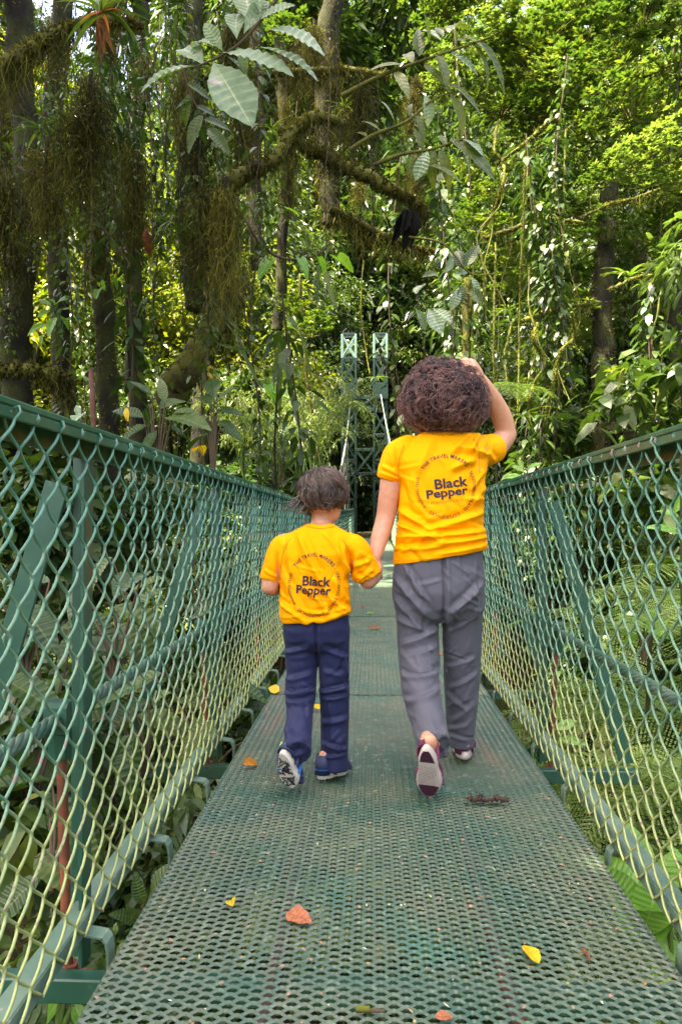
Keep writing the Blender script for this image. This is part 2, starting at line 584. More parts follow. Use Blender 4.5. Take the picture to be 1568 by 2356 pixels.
def deck_mesh(y0, y1, lod=0):
    LWD, SWD = 0.0535, 0.0272
    nc = int(round((DR - DL) / LWD))
    lw = (DR - DL) / nc
    nr = int(round((y1 - y0) / (SWD / 2)))
    G = Geo()
    per = [(0.0, 0.0), (0.05, 0.0), (0.43, 1.0), (0.57, 1.0), (0.93, 0.0)]
    if lod: per = [(0.08, 0.0), (0.42, 1.0), (0.58, 1.0), (0.92, 0.0)]
    base = []
    for c in range(nc):
        for a, b in per:
            base.append(((c + a) * lw, b))
    base.append((nc * lw, 0.0))
    base = np.array(base)
    m = len(base)
    h = SWD / 2
    sw = 0.0064
    idx = np.arange(m - 1)
    q4 = []
    for r in range(nr + 1):
        s = base[:, 1] if r % 2 == 0 else 1 - base[:, 1]
        yc = y0 + r * h + (s - 0.5) * h * 0.97
        x = DL + base[:, 0]
        zt = 0.0028 * (s - 0.5)
        lo = np.stack([x, yc - sw / 2, -0.0021 + zt], -1)
        hi = np.stack([x, yc + sw / 2, 0.0021 + zt], -1)
        bt = np.stack([x, yc + sw / 2 + 0.0004, -0.0014 + zt], -1)
        v = np.vstack([lo, hi, bt])
        f = np.vstack([np.stack([idx, idx + 1, idx + 1 + m, idx + m], -1), np.stack([idx + m, idx + 1 + m, idx + 1 + 2 * m, idx + 2 * m], -1)])
        G.add(v, f)
    return G.mesh('deck_panel', M_DECK, False)

PER, OVL = 3.73, 0.66
deck_hi = deck_mesh(0, PER + OVL)
deck_lo = deck_mesh(0, PER + OVL, 1)
y = 4.43 - PER
nseg = 0
while y < Y_END - 0.5:
    ya, yb = y, min(y + PER + OVL, 33)
    d = link('deck_panel', deck_hi if y < 8 else deck_lo, bridge)
    za, zb = float(zdeck(ya)), float(zdeck(yb))
    d.location = Vector((0, ya, za + 0.012)) - Vector(bridge.location)
    d.rotation_euler = (math.atan2(zb - za - 0.012, yb - ya), 0, 0)
    # edge strips and lapped seam bar
    G = Geo()
    for xx in (DL - 0.004, DR + 0.004):
        beam(G, (xx, ya + OVL, float(zdeck(ya + OVL)) - 0.014), (xx, ya + PER + OVL - 0.004, float(zdeck(ya + PER + OVL)) - 0.014), 0.012, 0.026)
    part('edge_strip', G.mesh('edge_strip', M_DECK, False), bridge)
    y += PER
    nseg += 1

def run(G, x, z, w, h, y0, y1, step=1.56, tint=.5):
    n = max(1, int(round((y1 - y0) / step)))
    yy = np.linspace(y0, y1, n + 1)
    for a, b in zip(yy[:-1], yy[1:]):
        beam(G, (x, a, z + float(zdeck(a))), (x, b + 0.0005, z + float(zdeck(b))), w, h, ch=0.005, tint=tint)

for x in (-0.23, 0.31):
    G = Geo()
    run(G, x, -0.070, 0.032, 0.05, 0.2, Y_END)
    part('stringer', G.mesh('stringer', M_STRING, False), bridge)
for yp in POSTS:
    G = Geo()
    z = float(zdeck(yp))
    beam(G, (-1.17, yp, z - 0.150), (1.21, yp, z - 0.150), 0.05, 0.060)
    part('cross_beam', G.mesh('cross_beam', M_GREEN, False), bridge)

# suspension cables and hangers
def cable_z(y):
    return 0.50 + 6.55 * np.clip((np.asarray(y, float) - 3.2) / 32.3, 0, None) ** 2

def cable_x(side, y):
    t = np.clip(np.asarray(y, float) / 35.5, 0, 1)
    x0 = -0.80 if side < 0 else 0.86
    x1 = -0.98 if side < 0 else 0.42
    return x0 + (x1 - x0) * t ** 2

for side in (-1, 1):
    yy = np.linspace(0.4, 35.4, 150)
    c0 = np.stack([cable_x(side, yy), yy, cable_z(yy)], -1)
    cb = empty('suspension_cable', tuple(c0[0]), 'thick twisted wire rope with hangers outside the %s fence of the footbridge' % ('left' if side < 0 else 'right'), 'cable', 'suspension cables of the footbridge')
    yy2 = np.linspace(0.4, 35.4, 900)
    c1 = np.stack([cable_x(side, yy2), yy2, cable_z(yy2)], -1)
    for s in range(6):
        G = Geo()
        ph = yy2 * 2 * math.pi / 0.26 + s * math.pi / 3
        near = yy2 < 11
        off = np.stack([np.cos(ph) * 0.0125, np.zeros_like(ph), np.sin(ph) * 0.0125], -1)
        tube(G, (c1 + off)[near], 0.0086, 6)
        part('strand', G.mesh('strand', M_CABLE), cb)
    G = Geo()
    far = yy >= 10.9
    tube(G, c0[far], 0.026, 6)
    part('rope', G.mesh('rope', M_GALV), cb)
    for yp in POSTS:
        z0, zc = float(zdeck(yp)) - 0.20, float(cable_z(yp))
        xx = float(cable_x(side, yp))
        xb = (-0.775 if side < 0 else 0.825)
        G = Geo()
        rr = 0.0135 if yp < 12 else 0.011
        tube(G, [(xb, yp + 0.055, z0), (xb * .5 + xx * .5, yp + 0.055, (z0 + zc) / 2), (xx, yp + 0.055, max(zc, 0.3))], rr, 6)
        part('hanger_rod', G.mesh('hanger_rod', M_RUST if yp < 12 else M_GALV), cb)
        if yp < 14:
            G = Geo()
            beam(G, (xb - 0.05, yp + 0.055, z0 + 0.035), (xb + 0.05, yp + 0.055, z0 + 0.035), 0.08, 0.012)
            tube(G, [(xb, yp + 0.055, z0 + 0.04), (xb, yp + 0.055, z0 + 0.075)], 0.026, 6)
            part('base_plate', G.mesh('base_plate', M_RUST, False), cb)
            G = Geo()
            tube(G, [(xx, yp + 0.055, zc - 0.10), (xx, yp + 0.055, zc - 0.03)], [0.03, 0.036], 8)
            beam(G, (xx - 0.03, yp + 0.055, zc + 0.00), (xx + 0.03, yp + 0.055, zc + 0.00), 0.07, 0.09, ch=.012)
            part('cable_clamp', G.mesh('cable_clamp', M_GREEN, False), cb)

# ------------------------------------------------------------------ side fences
WP = 0.0575                       # wire spacing
Z0, Z1 = 0.022, 1.197
WH = (Z1 - Z0) / 11.5             # height of one diamond
def wire_mesh(phase, lod, sgn):
    nper = (Z1 - Z0) / WH
    step = 8 if lod == 0 else 4
    m = int(round(nper * step * 2 / 2))
    z = np.linspace(0, nper, m + 1)
    tri = 2 * np.abs(((z + phase * 0.5) % 1.0) - 0.5)          # 0..1
    u = tri * 1.04 - 0.02
    u = 0.5 + (u - 0.5) * (1.06 - 0.10 * np.abs(2 * tri - 1) ** 4)
    asc = np.sign(((z + phase * 0.5) % 1.0) - 0.5)
    xo = np.sin(((z + phase * 0.5) % 1.0) * 2 * math.pi) * 0.0048 * sgn
    p = np.stack([xo, u * WP * 1.06, Z0 + z * WH], -1)
    # twisted knuckle over the top rod
    top = p[-1]
    p = np.vstack([p, [top + npv(-0.012 * sgn, 0, 0.013), top + npv(-0.006 * sgn, 0.004, 0.024), top + npv(0.010 * sgn, 0.006, 0.020), top + npv(0.012 * sgn, 0.006, 0.004)]])
    G = Geo()
    tube(G, p, 0.0036, 5 if lod == 0 else 3)
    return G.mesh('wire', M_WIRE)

fences = {}
for side in (-1, 1):
    X = XL if side < 0 else XR
    nm = 'left' if side < 0 else 'right'
    fn = empty('side_fence', (X, 14, 0.05), ('green chain link fence on the boy\'s side of the walkway, lichen yellow below' if side < 0 else 'green chain link fence on the woman\'s side of the walkway beside the ferns'), 'fence', 'side fences of the footbridge')
    fences[side] = fn
    out = side
    y0 = 0.5
    # handrail, top rod, bottom rail
    G = Geo()
    run(G, X + out * 0.030, 1.228, 0.075, 0.016, y0, Y_END)
    run(G, X + out * 0.064, 1.194, 0.008, 0.050, y0, Y_END)
    run(G, X - out * 0.003, 1.208, 0.009, 0.022, y0, Y_END)
    part('handrail', G.mesh('handrail', M_RAIL, False), fn)
    G = Geo()
    run(G, X + out * 0.038, 0.046, 0.056, 0.010, y0, Y_END)
    run(G, X + out * 0.062, 0.020, 0.007, 0.042, y0, Y_END)
    run(G, X + out * 0.0125, 0.030, 0.006, 0.042, y0, Y_END)
    part('bottom_rail', G.mesh('bottom_rail', M_KERB, False), fn)
    for q, yp in enumerate(POSTS):
        z = float(zdeck(yp))
        G = Geo()
        beam(G, (X + out * 0.033, yp, z - 0.088), (X + out * 0.033, yp, z + 1.168), 0.012, 0.058, up=(0, 1, 0))
        beam(G, (X + out * 0.056, yp + 0.026, z - 0.088), (X + out * 0.056, yp + 0.026, z + 1.166), 0.044, 0.012, up=(0, 1, 0))
        part('post', G.mesh('post', M_GREEN, False), fn)
        G = Geo()
        b0 = Vector((X + out * 0.10, yp - 0.018, z + 1.10))
        b1 = Vector((-1.13 if side < 0 else 1.15, yp - 0.018, z - 0.088))
        beam(G, b0, b1, 0.010, 0.062, up=(1, 0, 0.35))
        beam(G, b0 + Vector((0, 0.03, 0)), b1 + Vector((0, 0.03, 0)), 0.05, 0.008, up=(1, 0, 0.35))
        part('brace', G.mesh('brace', M_GREEN, False), fn)
        for dy in (0.0, 0.55, 1.10):
            G = Geo()
            ya = yp + dy - 0.05
            za = float(zdeck(ya))
            xd = DL + 0.0 if side < 0 else DR
            pth = np.array([(X + out * 0.022, ya, za + 0.016), (xd + out * 0.060, ya, za + 0.008), (xd + out * 0.050, ya, za - 0.004), (xd + out * 0.046, ya, za - 0.03), (xd + out * 0.044, ya, za - 0.17)])
            for a, b in zip(pth[:-1], pth[1:]):
                beam(G, a, b + (b - a) * .05, 0.046, 0.007, up=(1, 0, 0.3), ch=0.001)
            part('bracket', G.mesh('bracket', M_KERB, False), fn)
    wm = {(ph, lod): wire_mesh(ph, lod, side) for ph in (0, 1) for lod in (0, 1)}
    y = 1.16
    q = 0
    rest = Geo()
    rng = np.random.default_rng(5 + side)
    far_v = {ph: np.array([v.co[:] for v in wm[(ph, 1)].vertices]) for ph in (0, 1)}
    far_f = {ph: [np.array([p.vertices[:] for p in wm[(ph, 1)].polygons if len(p.vertices) == kk]) for kk in (3, 4)] for ph in (0, 1)}
    while y < Y_END - 0.1:
        ph = q % 2
        if q < 298:
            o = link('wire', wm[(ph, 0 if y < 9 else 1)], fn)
            o.location = Vector((X + rng.normal() * 0.0006, y + rng.normal() * 0.0012, float(zdeck(y)))) - Vector(fn.location)
            o.rotation_euler = (rng.normal() * 0.003, rng.normal() * 0.004, 0)
        else:
            rest.add(far_v[ph] + npv(X, y, float(zdeck(y))), far_f[ph][1])
        y += WP
        q += 1
    if rest.n:
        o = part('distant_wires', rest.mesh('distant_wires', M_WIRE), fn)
        o['kind'] = 'stuff'

# ------------------------------------------------------------------ the far tower
YT = 36.0
tw = empty('bridge_tower', (-0.35, YT, 0.2), 'dark green steel lattice portal tower with two masts at the far end of the bridge', 'tower')
def tz(yp): return float(W(800, yp, YT).z)
def tx(xp): return float(W(xp, 1178, YT).x)
ZB = 0.1
for xa, xb in ((787, 818), (860, 889)):
    x0, x1 = tx(xa), tx(xb)
    for xx in (x0, x1):
        for dy in (-0.28, 0.28):
            G = Geo()
            beam(G, (xx, YT + dy, ZB), (xx, YT + dy, tz(827)), 0.10, 0.10)
            part('leg', G.mesh('leg', M_TOWER, False), tw)
            G = Geo()
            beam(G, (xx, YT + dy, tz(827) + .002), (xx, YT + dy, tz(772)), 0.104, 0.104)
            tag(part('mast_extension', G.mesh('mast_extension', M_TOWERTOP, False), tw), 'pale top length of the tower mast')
    lv = [772, 827, 886, 945, 1002, 1060, 1092, 1150, 1208]
    for a, b in zip(lv[:-1], lv[1:]):
        za, zb = tz(a), tz(b)
        for dy in (-0.31, 0.31):
            for xa_, xb_, kk in ((x0, x1, 1.0), (x1, x0, 1.05)):
                G = Geo()
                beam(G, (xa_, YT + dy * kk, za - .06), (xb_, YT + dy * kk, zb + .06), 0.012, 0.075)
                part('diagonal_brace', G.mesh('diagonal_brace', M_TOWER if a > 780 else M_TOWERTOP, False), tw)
        for dy in (-0.30, 0.30):
            G = Geo()
            beam(G, (x0, YT + dy, za), (x1, YT + dy, za), 0.06, 0.10)
            part('strut', G.mesh('strut', M_TOWER, False), tw)
        for xx in (x0, x1):
            G = Geo()
            beam(G, (xx, YT - .28, za), (xx, YT + .28, za), 0.06, 0.07)
            part('strut', G.mesh('strut', M_TOWER, False), tw)
    G = Geo()
    beam(G, ((x0 + x1) / 2, YT - 0.42, tz(889)), ((x0 + x1) / 2, YT - 0.42, tz(921)), x1 - x0 + 0.12, 0.10, up=(0, 1, 0))
    part('saddle_plate', G.mesh('saddle_plate', M_TOWER, False), tw)
xi0, xi1 = tx(818), tx(860)
for a, b in ((918, 946), (1036, 1091)):
    for yy in (a, b):
        G = Geo()
        beam(G, (xi0, YT - .3, tz(yy)), (xi1, YT - .3, tz(yy)), 0.10, 0.13)
        part('portal_beam', G.mesh('portal_beam', M_TOWER, False), tw)
    for xa_, xb_, dy in ((xi0, xi1, .33), (xi1, xi0, .36)):
        G = Geo()
        beam(G, (xa_, YT - dy, tz(a)), (xb_, YT - dy, tz(b)), 0.012, 0.09)
        part('portal_brace', G.mesh('portal_brace', M_TOWER, False), tw)
# ------------------------------------------------------------------ people
def skin_mat(name, a, b):
    k = NT(name)
    c = k.mix(k.noise(18, 4), a, b)
    c = k.mix(k.ramp(k.noise(45, 3), [(.5, (0, 0, 0)), (.72, (.55, .55, .55))]), c, (0.46, 0.16, 0.10))
    c = k.mix(k.ramp(k.noise(150, 2), [(.66, (0, 0, 0)), (.72, (.5, .5, .5))]), c, (0.26, 0.11, 0.06))
    k.set(c, 0.45, 0.4)
    k.p.inputs['Subsurface Weight'].default_value = 0.15
    k.p.inputs['Subsurface Radius'].default_value = (0.012, 0.005, 0.003)
    k.p.inputs['Subsurface Scale'].default_value = 0.6
    k.bump(k.noise(260, 2), 0.12, 0.001)
    return k.m
M_SKIN = skin_mat('skin', (0.47, 0.225, 0.130), (0.58, 0.295, 0.185))
def cloth_mat(name, col, col2, sc=900, rough=0.8, sheen=0.15):
    k = NT(name)
    c = k.mix(k.noise(5, 3), col, col2)
    k.set(c, rough, 0.15)
    k.p.inputs['Sheen Weight'].default_value = sheen
    k.bump(k.math('ADD', k.noise(sc, 2), k.math('MULTIPLY', k.noise(22, 3), 3.0)), 0.22, 0.0018)
    return k.m
M_SHIRT = cloth_mat('orange_jersey', (0.85, 0.305, 0.0012), (0.92, 0.350, 0.0030), sheen=0.0)
M_GREY = cloth_mat('grey_cloth', (0.076, 0.077, 0.098), (0.094, 0.095, 0.118), rough=0.55, sheen=0.05)
M_NAVY = cloth_mat('navy_cloth', (0.013, 0.017, 0.052), (0.018, 0.023, 0.068), rough=0.5, sheen=0.05)
k = NT('shirt_print'); k.set((0.028, 0.022, 0.030), 0.7, 0.3); M_PRINT = k.m
k = NT('faint_shirt_print'); k.set((0.12, 0.055, 0.014), 0.7, 0.3); M_PRINT2 = k.m
k = NT('pale_shirt_print'); k.set((0.50, 0.19, 0.012), 0.7, 0.3); M_PRINT3 = k.m
def plain(name, col, rough=0.5, spec=0.4):
    k = NT(name)
    k.set(k.mix(k.noise(40, 3), col, tuple(c * 0.8 for c in col)), rough, spec)
    return k.m
M_SOLE = plain('sole_rubber', (0.62, 0.58, 0.50), 0.7)
M_SOLEW = plain('worn_sole_rubber', (0.48, 0.42, 0.37), 0.75)
M_PLUM = plain('plum_rubber', (0.055, 0.012, 0.035), 0.6)
M_PLUMC = plain('plum_cloth', (0.13, 0.018, 0.065), 0.8)
M_INK = plain('tread_rubber', (0.022, 0.022, 0.035), 0.6)
M_BLUE = plain('blue_webbing', (0.02, 0.14, 0.42), 0.6)
M_NAVYS = plain('navy_strap', (0.016, 0.026, 0.07), 0.6)
M_LIME = plain('lime_tab', (0.50, 0.62, 0.02), 0.5)
M_YEL = plain('yellow_tab', (0.80, 0.58, 0.02), 0.5)
M_EYE = plain('eye_white', (0.75, 0.73, 0.70), 0.2)

def loft(G, secs, n=28, cap=True):
    """secs: (centre, half axis a, half axis b, squareness)."""
    rings = []
    th = np.arange(n) * 2 * math.pi / n
    for c, a, b, e in secs:
        ca, sa = np.cos(th), np.sin(th)
        ca = np.sign(ca) * np.abs(ca) ** e
        sa = np.sign(sa) * np.abs(sa) ** e
        rings.append(npv(*c) + ca[:, None] * npv(*a) + sa[:, None] * npv(*b))
    v = np.array(rings)
    m = len(secs)
    i = np.arange(m - 1)[:, None] * n
    j = np.arange(n)[None, :]
    k = (j + 1) % n
    vv = np.vstack([v.reshape(-1, 3), [npv(*secs[0][0]), npv(*secs[-1][0])]])
    G.add(vv, np.stack([i + j, i + k, i + n + k, i + n + j], -1).reshape(-1, 4))
    jj, kk = np.arange(n), (np.arange(n) + 1) % n
    base = G.n - len(vv)
    G.f.append(np.stack([np.full(n, m * n), kk, jj], -1) + base)
    G.f.append(np.stack([np.full(n, m * n + 1), (m - 1) * n + jj, (m - 1) * n + kk], -1) + base)

def limb(G, pts, rad, n=16, m=None, flat=1.0, ref=None, round_ends=(True, True)):
    p = np.array([tuple(q) for q in pts], float)
    m = m or max(10, 7 * len(p))
    q = smooth_path(p, m)
    r = smooth_path(np.stack([rad, rad, rad], -1), m)[:, 0]
    P, Rr = [q], [r]
    if round_ends[0]:
        t = unit(q[0] - q[1])
        e = np.array([0.98, 0.8, 0.45])
        P.insert(0, np.array([q[0] + t * r[0] * e_ for e_ in e])); Rr.insert(0, r[0] * np.sqrt(1 - e ** 2))
    if round_ends[1]:
        t = unit(q[-1] - q[-2])
        e = np.array([0.45, 0.8, 0.98])
        P.append(np.array([q[-1] + t * r[-1] * e_ for e_ in e])); Rr.append(r[-1] * np.sqrt(1 - e ** 2))
    tube(G, np.vstack(P), np.concatenate(Rr), n, flat=flat, ref=ref)

def blob(G, c, r, rot=None, n=16):
    u = np.linspace(0.02, math.pi - 0.02, 12)
    secs = []
    for a in u:
        cc = Vector((0, 0, math.cos(a) * r[2]))
        ax, bx = Vector((r[0] * math.sin(a), 0, 0)), Vector((0, r[1] * math.sin(a), 0))
        if rot is not None:
            cc, ax, bx = rot @ cc, rot @ ax, rot @ bx
        secs.append((Vector(c) + cc, ax, bx, 1.0))
    loft(G, secs, n)

def remesh(G, voxel, smooth=4):
    me = G.mesh('raw')
    o = bpy.data.objects.new('raw', me)
    COL.objects.link(o)
    md = o.modifiers.new('r', 'REMESH')
    md.mode = 'VOXEL'
    md.voxel_size = voxel
    bpy.context.view_layer.update()
    dg = bpy.context.evaluated_depsgraph_get()
    m2 = bpy.data.meshes.new_from_object(o.evaluated_get(dg))
    bpy.data.objects.remove(o)
    bpy.data.meshes.remove(me)
    nv = len(m2.vertices)
    V = np.empty(nv * 3, np.float32)
    m2.vertices.foreach_get('co', V)
    V = V.reshape(-1, 3).astype(float)
    E = np.empty(len(m2.edges) * 2, np.int32)
    m2.edges.foreach_get('vertices', E)
    E = E.reshape(-1, 2)
    deg = np.bincount(E.ravel(), minlength=nv).astype(float)
    def lap(V, f):
        S = np.zeros_like(V)
        for k in range(3):
            S[:, k] = np.bincount(E[:, 0], V[E[:, 1], k], nv) + np.bincount(E[:, 1], V[E[:, 0], k], nv)
        return V + f * (S / np.maximum(deg, 1)[:, None] - V)
    for _ in range(smooth):
        V = lap(V, 0.6)
        V = lap(V, -0.4) if smooth > 6 else V
    return m2, V, lap

def normals(me, V):
    me.vertices.foreach_set('co', V.astype(np.float32).ravel())
    me.update()
    N = np.empty(len(V) * 3, np.float32)
    me.vertices.foreach_get('normal', N)
    return N.reshape(-1, 3).astype(float)

def finish(me, V, mat, name):
    me.vertices.foreach_set('co', V.astype(np.float32).ravel())
    me.polygons.foreach_set('use_smooth', np.full(len(me.polygons), True))
    me.materials.clear()
    me.materials.append(mat)
    me.name = name
    me.update()
    return me

def folds(V, N, lst, Y0, back=True):
    """Creases: (x0, y0, x1, y1, height m, half width px) in picture pixels at depth Y0, pushed along the normals."""
    for x0, y0, x1, y1, amp, wd in lst:
        amp *= 1.75
        a, b = W(x0, y0, Y0), W(x1, y1, Y0)
        a, b = npv(a.x, a.z), npv(b.x, b.z)
        w = wd / F * Y0
        p = V[:, [0, 2]]
        d = b - a
        L = np.linalg.norm(d)
        d = d / L
        t = (p - a) @ d / L
        nrm = npv(-d[1], d[0])
        s = (p - a) @ nrm
        s = s + 0.18 * L * 0.25 * np.sin(t * 3.1) * (1 if amp > 0 else -1) * 0.4
        g = 0.5 * np.exp(-(s / w) ** 2) + 0.6 * np.exp(-np.abs(s) / (0.55 * w)) - 0.5 * np.exp(-((s - 1.7 * w) / (1.0 * w)) ** 2)
        taper = np.clip(np.minimum(t + 0.15, 1.15 - t) / 0.35, 0, 1)
        taper = taper * taper * (3 - 2 * taper)
        k = np.clip(-N[:, 1] * 1.6 + 0.3, 0, 1) if back else 1
        V = V + N * (amp * g * taper * k)[:, None]
    return V

def wrinkle(V, N, amp, sx, sy, sz, seed):
    p = np.stack([V[:, 0] * sx, V[:, 1] * sy, V[:, 2] * sz], -1)
    w = p + 0.5 * np.stack([vnoise(p * 0.6, seed + 1), vnoise(p * 0.6, seed + 2), vnoise(p * 0.6, seed + 3)], -1)
    r = (1 - np.abs(vnoise(w, seed)) * 2) * 1.3
    return V + N * (amp * r)[:, None]

def creases(V, N, n, seed, amp, box, Y0, wd=(3, 6), ln=(25, 70), ang=None):
    rg = np.random.default_rng(seed)
    lst = []
    for _ in range(n):
        x, y = rg.uniform(box[0], box[2]), rg.uniform(box[1], box[3])
        a = rg.normal() * .5 + (ang if ang is not None else 0) if rg.uniform() < .75 else rg.uniform(0, 3.14)
        L = rg.uniform(*ln)
        lst.append((x - math.cos(a) * L / 2, y - math.sin(a) * L / 2, x + math.cos(a) * L / 2, y + math.sin(a) * L / 2, rg.uniform(.4, 1) * amp * rg.choice([-1, 1], p=[.3, .7]), rg.uniform(*wd)))
    return folds(V, N, lst, Y0)

def px(r, Y):
    return r / F * Y

# text -----------------------------------------------------------------------------
def text_tris(s, bold=0.0, space=1.0):
    cu = bpy.data.curves.new('t', 'FONT')
    cu.body = s
    cu.offset = bold
    cu.space_character = space
    cu.resolution_u = 3
    cu.fill_mode = 'FRONT'
    o = bpy.data.objects.new('t', cu)
    COL.objects.link(o)
    bpy.context.view_layer.update()
    me = bpy.data.meshes.new_from_object(o.evaluated_get(bpy.context.evaluated_depsgraph_get()))
    bpy.data.objects.remove(o)
    bm = bmesh.new()
    bm.from_mesh(me)
    bmesh.ops.triangulate(bm, faces=bm.faces)
    for _ in range(3):
        es = [e for e in bm.edges if e.calc_length() > 0.22]
        if not es: break
        bmesh.ops.subdivide_edges(bm, edges=es, cuts=1)
        bmesh.ops.triangulate(bm, faces=bm.faces)
    v = np.array([q.co[:] for q in bm.verts])
    f = np.array([[q.index for q in p.verts] for p in bm.faces])
    bm.free()
    bpy.data.meshes.remove(me)
    return v[:, :2], f

def print_on(shirt_bvh, pts, Y):
    """Picture pixels -> points on the back of the shirt."""
    out = []
    last = Y
    for x, y in pts:
        w = W(x, y, Y)
        h = shirt_bvh.ray_cast(Vector((w.x, w.y - 0.8, w.z)), Vector((0, 1, 0)))
        if h[0] is not None:
            last = h[0].y
        out.append((w.x, last - 0.0028, w.z))
    return np.array(out)

def straight_text(G, bvh, s, cx, cy, width, height, ang, Y, bold, asp=None):
    v, f = text_tris(s, bold)
    mn, mx = v.min(0), v.max(0)
    cap = 0.70
    v = (v - npv((mn[0] + mx[0]) / 2, cap / 2)) * npv(width / (mx[0] - mn[0]), height / cap)
    c, q = math.cos(R(ang)), math.sin(R(ang))
    pts = np.stack([cx + v[:, 0] * c - v[:, 1] * q, cy - (v[:, 0] * q + v[:, 1] * c)], -1)
    G.add(print_on(bvh, pts, Y), f)

def ring_text(G, bvh, s, cx, cy, rx, ry, a0, a1, height, Y, bold, rot=0):
    v, f = text_tris(s, bold, 1.15)
    mn, mx = v.min(0), v.max(0)
    cap = 0.70
    u = (v[:, 0] - mn[0]) / (mx[0] - mn[0])
    th = np.radians(a0 + (a1 - a0) * u + rot)
    rr = (v[:, 1] / cap - 0.5) * height
    pts = np.stack([cx + (rx + rr) * np.cos(th), cy - (ry + rr) * np.sin(th)], -1)
    G.add(print_on(bvh, pts, Y), f)

def bvh_of(me):
    vs = [v.co.copy() for v in me.vertices]
    return BVHTree.FromPolygons(vs, [tuple(p.vertices) for p in me.polygons])

def shirt_prints(shirt_o, me, cx, cy, rx, ry, Y, rot, lines):
    b = bvh_of(me)
    loc = (0, 0, 0)
    G = Geo()
    for s, x, y, w, h, a in lines:
        straight_text(G, b, s, x, y, w, h, a, Y, 0.026)
    o = link('logo_print', G.mesh('logo_print', M_PRINT, False), shirt_o)
    G = Geo()
    ring_text(G, b, 'THE TRAVEL MAKERS', cx, cy, rx, ry, 146, 42, 8.8, Y, 0.014, rot)
    o = link('motto_print', G.mesh('motto_print', M_PRINT, False), shirt_o)
    G = Geo()
    ring_text(G, b, 'SEASONING TRAVEL', cx, cy, rx, ry, 30, -52, 7.6, Y, 0.010, rot)
    ring_text(G, b, 'EXPERIENCES', cx, cy, rx, ry, -62, -125, 7.6, Y, 0.010, rot)
    ring_text(G, b, 'BLACKPEPPER TRAVEL', cx, cy, rx, ry, 223, 160, 6.6, Y, 0.008, rot)
    for a in (36, 153, 230):
        ring_text(G, b, '-', cx, cy, rx, ry, a + .8, a - .8, 6, Y, 0.0, rot)
    link('ring_print', G.mesh('ring_print', M_PRINT2, False), shirt_o)
    return b

# shoes ----------------------------------------------------------------------------
def foot_outline(L, Wd, n=36, left=True):
    out = []
    for i in range(n):
        a = i / n * 2 * math.pi
        t = 0.5 - 0.5 * math.cos(a)              # 0 heel .. 1 toe
        w = 0.40 * math.sin(math.pi * min(1, t * 1.0)) ** 0.5
        w *= 0.80 + 0.28 * sstep(0.45, 0.75, t) - 0.10 * math.exp(-((t - 0.42) / 0.13) ** 2)
        s = 1 if a < math.pi else -1
        bend = (0.05 if left else -0.05) * math.sin(math.pi * t)
        out.append(((s * w * 1.22 + bend) * Wd, t * L))
    return out

